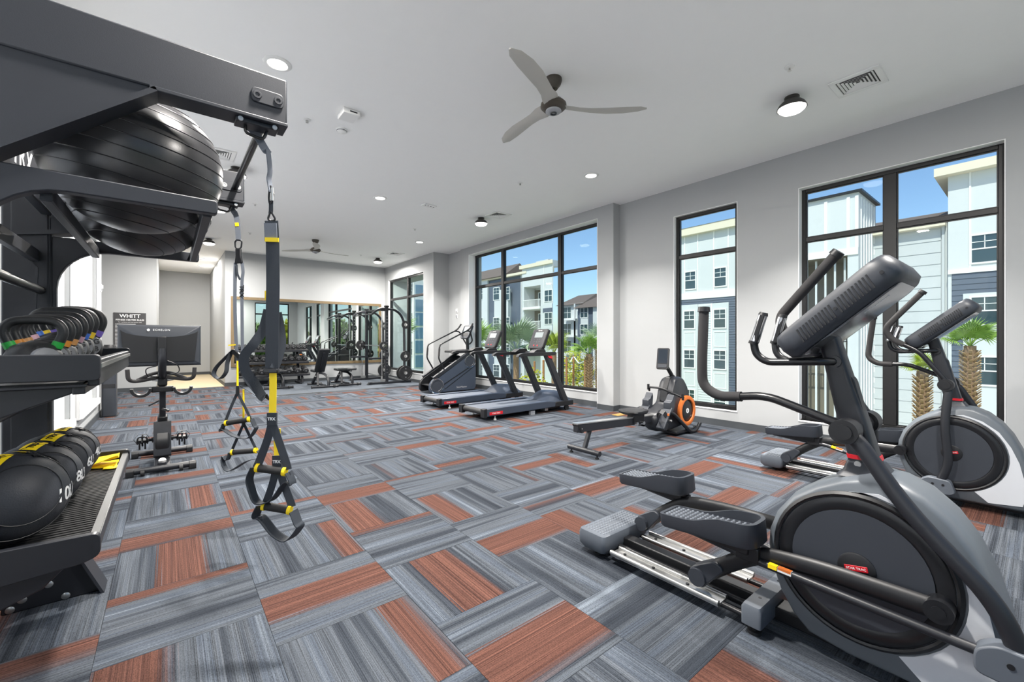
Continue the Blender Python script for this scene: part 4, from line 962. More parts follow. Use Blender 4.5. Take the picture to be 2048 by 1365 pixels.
bk('emblem', MB().lathe([(0, .003), (.03, .003), (.032, 0)], 20, AX((cx, 5.64, .105), (0, -.75, .55)), cap=False), M_['silver'], hs)
hp = bk('head_post', MB().bar((cx, 5.86, .40), (cx, 5.78, .86), .055, .075, (0, 1, 0)), M_['satin'], None, .008)
bk('post_sleeve', MB().bar((cx, 5.865, .38), (cx, 5.835, .54), .085, .10, (0, 1, 0)), M_['black'], hp, .012)
bk('adjust_lever', MB().cyl((cx-.03, 5.80, .70), (cx-.11, 5.76, .66), .008, n=10), M_['blackm'], hp)
bk('blue_tag', MB().box(cx+.025, cx+.05, 5.75, 5.765, .80, .83), pmat('blue_tag', srgb(90, 150, 200), .5), hp)
bk('resistance_knob', MB().cyl((cx, 5.74, .62), (cx+.05, 5.70, .60), .012, n=12), M_['black'], hp)
hb = bk('handlebar', MB().tube(fillet([(cx-.26, 5.52, 1.05), (cx-.255, 5.53, .945), (cx-.20, 5.60, .925), (cx, 5.72, .955), (cx+.20, 5.60, .925), (cx+.255, 5.53, .945), (cx+.26, 5.52, 1.05)], .06), .018, 12), M_['grip'])
bk('inner_bar', MB().tube(fillet([(cx-.19, 5.62, .935), (cx-.10, 5.66, .985), (cx-.04, 5.72, 1.0), (cx+.04, 5.72, 1.0), (cx+.10, 5.66, .985), (cx+.19, 5.62, .935)], .05), .017, 12), M_['grip'], hb)
bk('bar_clamp', MB().box(cx-.04, cx+.04, 5.70, 5.80, .86, 1.0), M_['black'], hb, .012)
# dumbbell cradle wings
cr = MB()
for s in (-1, 1):
    arc = [(cx+s*(.165+.085*math.cos(math.radians(a))), .845+.085*math.sin(math.radians(a))) for a in range(180, 361, 15)]
    arc2 = [(cx+s*(.165+.060*math.cos(math.radians(a))), .845+.060*math.sin(math.radians(a))) for a in range(360, 179, -15)]
    cr = MB().prism(arc+arc2, 'xz', 5.63, 5.74); bk('weight_cradle', cr, M_['black'], hb)
bk('cradle_bar', MB().box(cx-.09, cx+.09, 5.66, 5.72, .80, .86), M_['black'], hb, .012)
# screen
sc_ = bk('screen', MB().loft([[(cx-.01+x, yy, 1.28+z) for x, z in rrect(w, h, .012, 3)] for w, h, yy in ((.645, .405, 5.56), (.645, .405, 5.545), (.62, .38, 5.53), (.36, .20, 5.515))]), M_['dgrey'])
bk('glass_front', MB().box(cx-.01-.315, cx-.01+.315, 5.56, 5.564, 1.09, 1.47), M_['blackm'], sc_)
bk('screen_border', MB().box(cx-.01-.325, cx-.01+.325, 5.546, 5.562, 1.075, 1.087).box(cx-.01-.325, cx-.01+.325, 5.546, 5.562, 1.473, 1.485), M_['black'], sc_, .003)
bk('curved_back_panel', MB().prism([(cx-.01+.30*math.sin(t_), 1.44-.075*math.cos(t_)) for t_ in [(-1+2*i/14)*1.45 for i in range(15)]] + [(cx-.01+.27, 1.12), (cx-.01-.27, 1.12)], 'xz', 5.512, 5.53), M_['black'], sc_)
bk('lettering', text_mb('ECHELON', .026, AX((cx-.005, 5.513, 1.435), (0, -1, 0), (1, 0, 0)), .001, spacing=1.2), M_['letter'], sc_)
bk('brand_mark', MB().lathe([(0, .002), (.012, .002), (.012, 0)], 16, AX((cx-.105, 5.514, 1.435), (0, -1, 0)), cap=False), M_['letter'], sc_)
bk('mount_block', MB().box(cx-.035, cx+.035, 5.47, 5.52, 1.18, 1.37), M_['black'], sc_, .006)
bk('mount_arm', MB().tube(fillet([(cx, 5.49, 1.25), (cx, 5.48, 1.12), (cx, 5.60, 1.0), (cx, 5.74, .94)], .08), .03, 12, flat=(.034, .026, (1, 0, 0))), M_['satin'], sc_)
bk('cable', MB().tube(smooth([(cx+.04, 5.50, 1.13), (cx+.12, 5.50, 1.08), (cx+.13, 5.56, 1.01), (cx+.06, 5.66, .98)], 6), .005, 8), M_['blackm'], sc_)
bk('cable', MB().tube(smooth([(cx-.04, 5.50, 1.08), (cx-.12, 5.52, 1.05), (cx-.11, 5.58, .98), (cx-.03, 5.68, .96)], 6), .005, 8), M_['blackm'], sc_)
# cranks, cage pedals
for s in (-1, 1):
    ck = bk('crank_arm', MB().bar((cx+s*.075, 6.0, .265), (cx+s*.085, 6.0-s*.0+.02, .255), .02, .05).cyl((cx+s*.05, 6.0, .265), (cx+s*.13, 6.0, .265), .016, n=12), M_['blackm'])
    pe = bk('pedal', MB().box(cx+s*.115, cx+s*.215, 5.95, 6.06, .245, .275), M_['black'], None, .006)
    bk('toe_cage', MB().tube(fillet([(cx+s*.125, 5.96, .24), (cx+s*.125, 5.89, .27), (cx+s*.13, 5.90, .32), (cx+s*.20, 5.90, .32), (cx+s*.205, 5.89, .27), (cx+s*.205, 5.96, .24)], .02), .008, 8).tube([(cx+s*.165, 5.95, .22), (cx+s*.165, 5.885, .27), (cx+s*.165, 5.93, .325), (cx+s*.165, 6.0, .32)], .008, 8), M_['blackm'], pe)
    bk('strap', MB().ribbon([(cx+s*.215, 5.97, .25), (cx+s*.235, 5.97, .29), (cx+s*.20, 5.97, .335), (cx+s*.13, 5.97, .335), (cx+s*.11, 5.97, .29)], .02, .003, (0, 1, 0)), M_['black'], pe)
    bk('pedal_clip', MB().box(cx+s*.135, cx+s*.15, 5.93, 5.96, .185, .25).box(cx+s*.18, cx+s*.195, 5.93, 5.96, .185, .25), M_['blackm'], pe, .002)
sp_ = bk('seat_post', MB().bar((cx, 6.12, .40), (cx, 6.27, .86), .05, .07, (0, 1, 0)), M_['satin'], None, .006)
bk('saddle', MB().loft([[(cx+x*w, y, .89+z) for x, z in ((-1, -.02), (-.7, .02), (0, .025), (.7, .02), (1, -.02), (0, -.03))] for y, w in ((6.10, .02), (6.16, .035), (6.24, .06), (6.34, .10), (6.38, .08))]), M_['black'], sp_, .006)

# ------------------------------------------------------------------ wipe dispenser bin by the end of the left wall
t = thing('wipe_dispenser', 'slim dark grey wipe dispenser stand at the end of the left wall', 'dispenser', (-.80, 10.28, 0))
mk('cabinet', MB().loft([[(x, y, z) for x, y in rrect(.19, .26, .04, 4)] for z in (.012, .99)]), M_['dgrey'], t, .006); mk('base_plate', MB().loft([[(x, y, z) for x, y in rrect(.22, .29, .04, 4)] for z in (0, .014)]), M_['black'], t)
mk('opening', MB().box(-.085, .085, -.134, -.12, .50, .57), M_['blackm'], t); mk('wipe_drum', MB().lathe([(0, .99), (.08, .99), (.085, 1.0), (.085, 1.22), (.07, 1.25), (0, 1.25)], 24), M_['black'], t)

# ------------------------------------------------------------------ treadmills
BELT = pmat('running_belt', srgb(74, 80, 90), .55, var=.08, vscale=60, bump=.4, bscale=500)  # bluish colour lifted to stand in for the window reflection
NAVY = pmat('blue_grey_shell', srgb(52, 60, 73), .42, var=.04)
def treadmill(yc, x0, label):
    """rear end at x0, user faces +x"""
    t = thing('treadmill', label, 'treadmill', (x0, yc, 0))
    hw = .385
    mk('deck', MB().box(.03, 1.62, -hw+.06, hw-.06, .10, .175), M_['black'], t, .006)
    mk('running_belt', MB().box(.06, 1.50, -.26, .26, .172, .190), BELT, t, .004)
    mk('rear_roller', MB().cyl((.045, -.27, .145), (.045, .27, .145), .045, n=20), M_['rubber'], t)
    for s in (-1, 1):
        rl = mk('side_rail', MB().prism([(0, .075), (0, .195), (.03, .207), (1.40, .215), (1.62, .19), (2.05, .185), (2.06, .10), (1.6, .09)], 'xz', s*hw, s*(hw-.10)), NAVY, t, .012)
        mk('end_cap', MB().prism(rpoly([(-.012, .065), (.05, .065), (.05, .21), (-.012, .205)], .01), 'xz', s*(hw+.004), s*(hw-.104)), M_['black'], rl, .004)
        bd = mk('red_badge', MB().box(.10, .37, s*hw, s*(hw+.004), .098, .148), M_['red'], rl, .004)
        mk('lettering', text_mb('STAR TRAC', .032, AX((.235, s*(hw+.0045), .123), (0, s, 0), (-s, 0, 0)), .001), M_['letter'], rl)
        mk('levelling_foot', MB().cyl((.25, s*.33, 0), (.25, s*.33, .02), .025, n=14).cyl((.25, s*.33, .015), (.25, s*.33, .09), .01, n=10), M_['white'], t)
        mk('support_pad', MB().box(1.02, 1.12, s*.30, s*.36, .0, .07), M_['lgrey'], t, .004)
        mk('transport_wheel', MB().cyl((1.93, s*.37, .05), (1.93, s*.33, .05), .05, n=20).cyl((1.93, s*.374, .05), (1.93, s*.33, .05), .018, n=12), M_['rubber'], t)
        # raked upright and handrail
        u = mk('upright', MB().prism([(1.84, .15), (1.98, .15), (1.49, 1.06), (1.36, 1.06)], 'xz', s*(hw-.005), s*(hw-.085)), M_['satin'], t, .012)
        if s < 0: mk('red_accent', MB().prism([(1.44, 1.005), (1.535, .985), (1.505, 1.045), (1.405, 1.05)], 'xz', s*(hw+.002), s*(hw-.087)), M_['red'], u)
        mk('handrail', MB().prism(rpoly([(.70, 1.03), (.72, 1.08), (.80, 1.105), (1.60, 1.115), (1.62, 1.10), (1.60, 1.05), (.76, 1.045)], .02), 'xz', s*(hw+.01), s*(hw-.06)), M_['black'], t, .014)
        mk('rail_cup', MB().prism(rpoly([(1.10, 1.10), (1.20, 1.16), (1.38, 1.17), (1.42, 1.12), (1.40, 1.10)], .02), 'xz', s*(hw-.06), s*(hw-.20)), M_['black'], t, .02)
    mk('front_base', MB().box(1.60, 2.08, -hw-.01, hw+.01, .09, .185), M_['black'], t, .012)
    cov = [[(x, y*w, z) for y, z in ((-.33, b), (-.31, b+.04*k), (-.2, tp), (0, tp+.008*k), (.2, tp), (.31, b+.04*k), (.33, b))] for x, w, b, tp, k in ((1.45, .92, .185, .195, 0), (1.52, .95, .185, .235, .3), (1.66, .98, .185, .315, 1), (1.78, 1, .185, .345, 1.2), (1.94, 1, .185, .335, 1.2), (2.05, .98, .185, .26, .8), (2.07, .96, .18, .19, 0))]
    mk('motor_cover', MB().loft(cov), NAVY, t, smooth_ang=50)
    mk('lift_frame', MB().box(1.35, 1.85, -.25, .25, .03, .08), M_['satin'], t, .006)
    mk('lift_motor', MB().box(1.42, 1.50, -.30, -.22, .02, .07), M_['silver'], t, .004)
    mk('cross_bar', MB().box(1.33, 1.52, -hw+.05, hw-.05, 1.06, 1.11), M_['black'], t, .015)
    # console
    d = Vector((.42, 0, .908)).normalized(); n_ = Vector((-.908, 0, .42)).normalized(); c = Vector((1.55, 0, 1.345))
    def cons(w, h, th, off, r):
        return MB().loft([[c + Vector((0, 1, 0))*y*s_ + d*z*s_ + n_*(zz+off) for y, z in rrect(w, h, r, 5)] for zz, s_ in ((-th/2, .9), (-th*.3, 1), (th*.3, 1), (th/2, .96))])
    k = mk('console', cons(.42, .42, .07, 0, .06), M_['black'], t)
    mk('face_plate', cons(.37, .37, .006, .036, .05), M_['satin'], k)
    mk('display', MB().loft([[c + Vector((0, 1, 0))*y + d*(z+.075) + n_*zz for y, z in rrect(.22, .11, .008, 3)] for zz in (.036, .042)]), pmat('lcd_grey', srgb(118, 126, 128), .3, var=.05), k)
    for i in range(3):
        for j in range(2): mk('button', MB().loft([[c + Vector((0, 1, 0))*(y-.07+.07*i) + d*(z-.02-.05*j) + n_*zz for y, z in rrect(.035, .02, .006, 2)] for zz in (.037, .042)]), M_['dgrey'], k)
    for s in (-.05, .05): mk('stop_button', MB().cyl(c+Vector((0, s, 0))-d*.145+n_*.037, c+Vector((0, s, 0))-d*.145+n_*.044, .014, n=14), M_['red'], k)
    mk('lettering', text_mb('STAR TRAC', .022, AX(c+d*.165+n_*.041, n_, (0, -1, 0)), .001), M_['letter'], k)
    return t
treadmill(6.07, 4.0, 'black and slate treadmill facing the wide window, beside the rower')
treadmill(7.60, 4.03, 'black and slate treadmill facing the wide window, next to the stair climber')

# ------------------------------------------------------------------ stair climber
t = thing('stair_climber', 'black stair climber machine with curved handrails beside the wide window', 'stair climber', (5.0, 9.74, 0))
x0, y0 = 5.0, 9.74
for s in (-1, 1):
    side = rpoly([(.0, .08), (.05, .02), (.36, .02), (1.32, .03), (1.36, .10), (1.36, .62), (1.30, .82), (1.16, .93), (1.0, .90), (.10, .36), (.0, .24)], [.05, .03, .02, .03, .03, .1, .12, .1, .08, .12, .1])
    sd_ = mk('side_panel', MB().prism(side, 'xz', s*.30, s*.23), M_['black'] if s > 0 else NAVY, t, .012)
    if s < 0:
        for (cx_, cz_, r_) in ((.20, .19, .17), (1.17, .77, .15)):
            A = AX((cx_, -.30, cz_), (0, -1, 0))
            mk('pulley_cover', MB().lathe([(0, .012), (r_*.74, .012), (r_*.80, .02), (r_, .02), (r_*1.02, 0)], 36, A, cap=False), M_['dgrey'], sd_)
            mk('chrome_ring', MB().lathe([(r_*1.0, .012), (r_*1.08, .016), (r_*1.1, .004)], 36, A, cap=False), M_['chrome'], sd_)
        mk('accent_line', MB().bar((.40, -.304, .22), (1.15, -.304, .62), .006, .02), M_['black'], sd_)
        mk('seam_line', MB().bar((.42, -.304, .10), (1.30, -.304, .64), .006, .012), M_['black'], sd_)
        mk('lettering', text_mb('StairMaster', .07, AX((.92, -.302, .12), (0, -1, 0), (1, 0, 0)), .002), M_['lettergrey'], sd_)
    mk('stringer', MB().prism(rpoly([(.08, .40), (.16, .34), (1.20, .98), (1.36, .98), (1.36, 1.04), (1.16, 1.05)], .03), 'xz', s*.31, s*.235), M_['satin'], t, .012)
    # handrail: rises from the stringer, runs up to the console, with upright loop
    hr = mk('handrail', MB().tube(fillet([(.42, s*.285, .56), (.34, s*.30, .70), (.24, s*.31, .87), (.27, s*.31, 1.21), (.40, s*.31, 1.27), (1.08, s*.30, 1.575), (1.20, s*.27, 1.56), (1.32, s*.20, 1.30), (1.30, s*.08, 1.22)], .07), .019, 10), M_['blackm'], t)
    mk('foam_grip', MB().cyl((.247, s*.31, .93), (.263, s*.31, 1.12), .024, n=12), M_['grip'], hr)
    mk('horn_grip', MB().tube(fillet([(1.08, s*.30, 1.575), (1.18, s*.30, 1.64), (1.27, s*.29, 1.765)], .05), .022, 10), M_['grip'], hr)
    mk('front_caster', MB().cyl((.10, s*.31, .05), (.10, s*.27, .05), .03, n=14), M_['white'], t)
for i in range(4): mk('step', MB().prism([(.04+i*.27, .21+i*.175), (.34+i*.27, .21+i*.175), (.34+i*.27, .18+i*.175), (.30+i*.27, .05+i*.175), (.04+i*.27, .19+i*.175)], 'xz', -.228, .228), M_['dgrey'] if i % 2 else M_['black'], t, .006)
mk('back_panel', MB().box(1.30, 1.36, -.23, .23, .04, .95), M_['black'], t, .01)
mk('tray_top', MB().prism(rpoly([(.72, 1.0), (.74, 1.06), (1.34, 1.08), (1.38, 1.02), (1.34, .98)], .02), 'xz', -.26, .26), M_['black'], t, .012)
mk('console_mast', MB().bar((1.30, 0, .95), (1.28, 0, 1.40), .07, .06, (1, 0, 0)), M_['blackm'], t, .008)
d = Vector((.40, 0, .917)).normalized(); n_ = Vector((-.917, 0, .40)).normalized(); c = Vector((1.27, 0, 1.55))
k = mk('console', MB().loft([[c + Vector((0, 1, 0))*y*s_ + d*z*s_ + n_*zz for y, z in rrect(.40, .40, .07, 5)] for zz, s_ in ((-.04, .88), (-.02, 1), (.015, 1), (.03, .95))]), M_['dgrey'], t)
mk('display', MB().loft([[c + Vector((0, 1, 0))*y + d*(z+.06) + n_*zz for y, z in rrect(.24, .14, .01, 3)] for zz in (.03, .034)]), pmat('lcd_pale', srgb(140, 150, 150), .3), k)
mk('keypad', MB().loft([[c + Vector((0, 1, 0))*y + d*(z-.09) + n_*zz for y, z in rrect(.28, .10, .02, 3)] for zz in (.03, .033)]), M_['black'], k)

# ------------------------------------------------------------------ rowing machine
RW = thing('rowing_machine', 'black rowing machine with an orange rimmed flywheel near the narrow window', 'rowing machine', (3.6, 3.33, 0))
def rw(n, mb, m, p=None, b=0, sa=38):
    mb.v = [(v[0]-3.6, v[1]-3.33, v[2]) for v in mb.v]; return mk(n, mb, m, p or RW, b, smooth_ang=sa)
yc = 3.33
rl = rw('slide_rail', MB().bar((3.60, yc, .335), (5.15, yc, .268), .075, .095), M_['satin'], None, .008)
rw('rail_top', MB().bar((3.59, yc, .388), (5.15, yc, .320), .085, .012), M_['silver'], rl)
rw('rail_end_cap', MB().prism(rpoly([(3.585, .38), (3.62, .38), (3.70, .28), (3.66, .275)], .006), 'xz', yc-.042, yc+.042), M_['black'], rl, .004)
rw('bolt', MB().cyl((3.665, yc-.038, .325), (3.665, yc-.044, .325), .008, n=10), M_['silver'], rl)
lg = rw('rear_leg', MB().bar((3.845, yc, .30), (3.745, yc, .065), .045, .045, (1, 0, 0)), M_['satin'], None, .006)
rw('foot_tube', MB().cyl((3.74, yc-.235, .065), (3.74, yc+.235, .065), .03, n=16), M_['satin'], lg)
for s in (-1, 1): rw('rubber_foot', MB().cyl((3.74, yc+s*.195, 0), (3.74, yc+s*.195, .018), .022, n=14).cyl((3.74, yc+s*.195, .015), (3.74, yc+s*.195, .045), .01, n=10), M_['rubber'], lg)
se = rw('seat', MB().loft([[(4.72+x*s_+.0, yc+y*s_, z) for x, y in rpoly([(-.16, -.17), (.13, -.14), (.17, 0), (.13, .14), (-.16, .17), (-.20, 0)], .07, 5)] for z, s_ in ((.375, .72), (.39, .92), (.415, 1), (.432, .97), (.436, .85))]), M_['black'], None, .0, 50)
rw('seat_carriage', MB().box(4.63, 4.86, yc-.055, yc+.055, .255, .38), M_['blackm'], se, .012)
rw('seat_roller', MB().cyl((4.68, yc-.075, .262), (4.68, yc+.075, .262), .022, n=14), M_['chrome'], se); rw('seat_roller', MB().cyl((4.82, yc-.075, .256), (4.82, yc+.075, .256), .022, n=14), M_['chrome'], se)
# body
body = rpoly([(5.02, .20), (5.12, .10), (5.40, .085), (5.75, .12), (5.95, .25), (5.94, .45), (5.86, .66), (5.74, .80), (5.62, .82), (5.50, .80), (5.43, .66), (5.38, .46), (5.22, .40), (5.05, .33)], [.06]*14)
bd = rw('body_shell', MB().loft([[(5.5+(x-5.5)*s_, y, .42+(z-.42)*s_) for x, z in body] for y, s_ in ((yc-.115, .90), (yc-.10, .96), (yc-.06, 1), (yc+.06, 1), (yc+.10, .96), (yc+.115, .90))][::-1]), M_['satin'], None, 0, 50)
rw('centre_strip', MB().prism(rpoly([(5.375, .46), (5.425, .67), (5.495, .81), (5.62, .832), (5.64, .80), (5.5, .77), (5.44, .62), (5.40, .46)], .01), 'xz', yc-.035, yc+.035), M_['black'], bd, .006)
rw('panel_window', MB().obox((5.388, yc, .56), (.012, .11, .16), Matrix.Rotation(math.radians(12), 3, 'Y')), M_['blackm'], bd, .005)
fw = None
for s in (-1, 1):
    A = AX((5.765, yc+s*.112, .328), (0, s, 0))
    rg = rw('orange_ring', MB().lathe([(.155, .03), (.162, .045), (.19, .048), (.212, .04), (.216, .01), (.205, -.04), (.155, -.02)], 48, A, cap=False), M_['orange'], bd)
    rw('flywheel_cover', MB().lathe([(0, .034), (.09, .034), (.15, .026), (.158, .02), (.158, -.02)], 48, A, cap=False), M_['black'], bd)
    rw('emblem', MB().lathe([(.018, .034), (.018, .037), (.036, .037), (.036, .034)], 28, A, cap=False), M_['letter'], bd)
    rw('emblem_bar', MB().obox((5.765, yc+s*.1475, .328), (.007, .003, .05), Matrix.Rotation(math.radians(-18), 3, 'Y')), M_['letter'], bd)
    rw('lettering', text_mb('echelon', .035, AX((5.825, yc+s*.1425, .25), (0, s, 0), (-s, 0, 0)), .001), M_['lettergrey'], bd)
    # foot rests
    fr = rw('footrest', MB().obox((5.13, yc+s*.17, .30), (.33, .12, .025), Matrix.Rotation(math.radians(-52), 3, 'Y')), M_['dgrey'], None, .008)
    rw('heel_cup', MB().prism(rpoly([(5.02, .16), (5.12, .14), (5.16, .22), (5.08, .26)], .02), 'xz', yc+s*.11, yc+s*.22), M_['black'], fr, .006)
    rw('toe_plate', MB().prism(rpoly([(5.20, .38), (5.25, .36), (5.30, .42), (5.315, .54), (5.30, .60), (5.275, .56), (5.25, .52), (5.20, .50)], .012), 'xz', yc+s*.115, yc+s*.215), M_['dgrey'], fr, .008)
    rw('foot_strap', MB().ribbon([(5.10, yc+s*.105, .33), (5.06, yc+s*.12, .38), (5.05, yc+s*.165, .40), (5.06, yc+s*.21, .38), (5.10, yc+s*.225, .33)], .07, .005, (.8, 0, .6)), M_['black'], fr)
    rw('strap_buckle', MB().obox((5.13, yc+s*.228, .35), (.04, .012, .03)), M_['orange'], fr, .003)
    rw('quick_release', MB().cyl((5.16, yc+s*.22, .27), (5.16, yc+s*.26, .27), .014, n=12), M_['silver'], fr)
    # front skids
    sk = rw('skid', MB().tube(fillet([(5.22, yc+s*.13, .36), (5.35, yc+s*.16, .34), (5.80, yc+s*.17, .028), (5.95, yc+s*.17, .028), (6.07, yc+s*.17, .12)], .07), .027, 12), M_['blackm'])
    rw('skid_wheel', MB().cyl((5.97, yc+s*.13, .05), (5.97, yc+s*.155, .05), .035, n=16), M_['rubber'], sk)
rw('base_tray', MB().box(5.45, 5.93, yc-.16, yc+.16, .03, .07), M_['black'], bd, .01)
rw('handle', MB().tube(fillet([(5.44, yc+.26, .60), (5.42, yc+.25, .66), (5.40, yc+.23, .655), (5.385, yc+.1, .66), (5.38, yc, .655), (5.385, yc-.1, .62), (5.42, yc-.26, .56), (5.44, yc-.27, .55)], .04), .015, 10).cyl((5.42, yc-.27, .52), (5.42, yc-.27, .60), .017, n=12).cyl((5.40, yc+.25, .62), (5.40, yc+.25, .70), .017, n=12), M_['black'], bd)
rw('phone_hook', MB().prism(rpoly([(5.90, .50), (6.0, .53), (6.02, .58), (5.96, .56), (5.90, .55)], .01), 'xz', yc-.03, yc+.03), M_['black'], bd, .004)
dm = rw('display_arm', MB().cyl((5.63, yc, .80), (5.43, yc, 1.0), .03, .024, n=16), M_['black'])
dz = Vector((-.93, -.30, .22)).normalized(); ux = Vector((.30, -.95, 0)).normalized(); uy = dz.cross(ux)
if uy.z < 0: uy = -uy
c = Vector((5.36, yc-.01, 1.075))
rw('display', MB().loft([[c + ux*a*s_ + uy*b*s_ + dz*zz for a, b in rrect(.165, .30, .025, 4)] for zz, s_ in ((-.025, .93), (-.015, 1), (.01, 1), (.018, .96))]), M_['black'], dm)
rw('display_glass', MB().loft([[c + ux*a + uy*(b+.03) + dz*zz for a, b in rrect(.125, .20, .01, 3)] for zz in (.018, .0205)]), pmat('dark_glass', srgb(40, 46, 54), .08, var=.02), dm)
rw('phone_rest', MB().loft([[c + ux*a + uy*(b-.105) + dz*zz for a, b in rrect(.12, .045, .008, 3)] for zz in (.018, .026)]), M_['dgrey'], dm)
# floor outlet cover
t = thing('floor_outlet', 'brass floor outlet cover in the carpet behind the rower', 'outlet', (6.28, 4.75, 0)); mk('cover_plate', MB().loft([[(x, y, z) for x, y in rrect(.26, .16, .02, 3)] for z in (0, .006)]), pmat('brass', srgb(196, 160, 92), .4, metal=.6), t)
for s in (-1, 1): mk('flap', MB().box(s*.06-.05, s*.06+.05, -.05, .05, .006, .010), pmat('brass_flap', srgb(206, 172, 106), .4, metal=.6), t, .003)
# ------------------------------------------------------------------ framed mirror
WOODF = pmat('oak_frame', srgb(112, 95, 68), .5, var=.15, vscale=12)
t = thing('wall_mirror', 'wide oak framed mirror on the far wall', 'mirror', (3.65, YE, 1.57))
mir = bpy.data.materials.new('mirror_silver'); mir.use_nodes = True
b_ = mir.node_tree.nodes['Principled BSDF']; b_.inputs['Metallic'].default_value = 1; b_.inputs['Roughness'].default_value = .0; b_.inputs['Base Color'].default_value = (.83, .89, .86, 1)
hx, hz, fw_ = 2.235, 1.03, .085
mk('mirror_glass', MB().box(-hx+fw_*.5, hx-fw_*.5, -.014, -.004, -hz+fw_*.5, hz-fw_*.5), mir, t)
mk('frame_top', MB().box(-hx, hx, -.035, -.001, hz-fw_, hz), WOODF, t, .004); mk('frame_bottom', MB().box(-hx, hx, -.035, -.001, -hz, -hz+fw_), WOODF, t, .004)
for s in (-1, 1): mk('frame_side', MB().box(s*hx, s*(hx-fw_), -.035, -.001, -hz+fw_, hz-fw_), WOODF, t, .004)
# ------------------------------------------------------------------ rules sign and wall devices
t = thing('rules_sign', 'dark fitness centre rules sign with white print on the far wall', 'sign', (-.76, YE, 1.56))
mk('sign_board', MB().box(-.312, .312, -.014, -.001, -.47, .47), pmat('sign_charcoal', srgb(58, 58, 60), .5, var=.03), t)
SG = lambda z: AX((0, -.0145, z), (0, -1, 0), (1, 0, 0))
mk('lettering', text_mb('WHITT', .125, SG(.385), .001, bold=.002), M_['letter'], t); mk('lettering', text_mb('FITNESS CENTER RULES', .052, SG(.285), .001, bold=.001), M_['letter'], t)
mk('lettering', text_mb('For residents and their guests only', .032, SG(.23), .001), M_['letter'], t)
pr = MB(); rg = random.Random(3)
for i in range(19):
    z = .18-i*.034; pr.box(-.26, -.26+rg.uniform(.32, .52), -.0155, -.0145, z-.006, z+.006); pr.box(-.285, -.272, -.0155, -.0145, z-.006, z+.006)
o = mk('fine_print', pr, M_['letter'], t); o['kind'] = 'stuff'
def plate(name, label, cat, loc, nx, w=.09, h=.13, extra='lens'):
    t = thing(name, label, cat, loc); ny = 0
    mk('back_plate', MB().box(0, nx*.012, -w/2, w/2, -h/2, h/2), M_['white'], t, .003)
    mk(extra, MB().box(nx*.012, nx*.03, -w/3.2, w/3.2, -h/8, h/3), M_['white'] if extra != 'switch' else M_['lgrey'], t, .003)
    mk('grille', MB().box(nx*.012, nx*.02, -w/3.2, w/3.2, -h/2.6, -h/6), M_['lgrey'], t, .002)
plate('fire_strobe', 'small white fire strobe on the end of the left wall', 'strobe', (XL, 10.48, 2.26), 1, .10, .14)
plate('thermostat', 'small white thermostat on the wall between the far windows', 'thermostat', (6.56, 10.72, 2.18), -1, .09, .12)
plate('wall_switch', 'small white wall switch plate below the thermostat', 'switch', (6.56, 10.72, 2.02), -1, .08, .10, 'switch')

# ------------------------------------------------------------------ dumbbell rack
X0, X1 = 1.50, 3.36
DR = thing('dumbbell_rack', 'black three tier dumbbell rack below the mirror', 'rack', (2.43, 14.4, .012))
def dr(n, mb, m, p=None, b=0):
    mb.v = [(v[0]-2.43, v[1]-14.4, v[2]-.012) for v in mb.v]; return mk(n, mb, m, p or DR, b)
tiers = [(.335, 14.06, 8, .0168*5), (.70, 14.20, 10, .07), (1.05, 14.34, 12, .055)]
for x in (1.80, 3.12):
    dr('upright', MB().prism([(14.20, .05), (14.28, .05), (14.625, 1.10), (14.555, 1.10)], 'yz', x-.035, x+.035), M_['satin'], None, .006)
    dr('foot', MB().bar((x, 14.02, .04), (x, 14.66, .04), .07, .055), M_['satin'], None, .006)
    dr('front_leg', MB().bar((x+.05, 14.06, .04), (x+.05, 14.13, .36), .06, .05, (0, 1, 0)), M_['satin'], None, .005)
for z, y, n, r in tiers:
    tr_ = dr('shelf', MB().prism([(y-.12, z-.03), (y+.22, z+.05), (y+.22, z+.07), (y-.12, z-.008)], 'yz', X0, X1), M_['black'], None, .003)
    dr('front_lip', MB().prism([(y-.125, z-.075), (y-.11, z-.078), (y-.11, z-.014), (y-.125, z-.017)], 'yz', X0, X1), M_['satin'], tr_, .003)
DBW = {0: 30, 1: 20, 2: 8}
HEX = pmat('rubber_hex_head', srgb(34, 35, 38), .5, var=.1, bump=.2, bscale=200)
def dumbbell_proto(r, L):
    t = thing('dumbbell', '', 'dumbbell', (0, 0, 0), 0, 'dumbbells on the rack')
    for s in (-1, 1):
        pr_ = [(r*.55, -.0), (r, r*.35), (r, L*.30), (r*.72, L*.36)]
        mm = MB().lathe(pr_, 6, AX((0, s*L*.17, 0), (0, s, 0), (1, 0, 0)))
        hd = mk('head', mm, HEX, t, .003)
    mk('handle', MB().cyl((0, -L*.18, 0), (0, L*.18, 0), .016, n=12), M_['chrome'], t)
    mk('weight_number', text_mb('lb', r*.7, AX((0, -L*.17-L*.362, 0), (0, -1, 0), (1, 0, 0)), .001), M_['lettergrey'], t)
    return t
names = ['bottom', 'middle', 'top']
slope = math.atan2(.08, .34)
for i, (z, y, n, r) in enumerate(tiers):
    r = (.088, .072, .056)[i]; L = (.36, .30, .24)[i]
    proto = dumbbell_proto(r, L)
    for k in range(n):
        x = X0 + (X1-X0)*(k+.5)/n
        o = proto if k == 0 else dup(proto)
        o.location = (x, y+.05, z + .0315 + (r*.866)/math.cos(slope)); o.rotation_euler = (slope, 0, 0)
        o['label'] = 'black hex dumbbell on the %s tier of the dumbbell rack' % names[i]; o['group'] = 'dumbbells on the %s tier' % names[i]

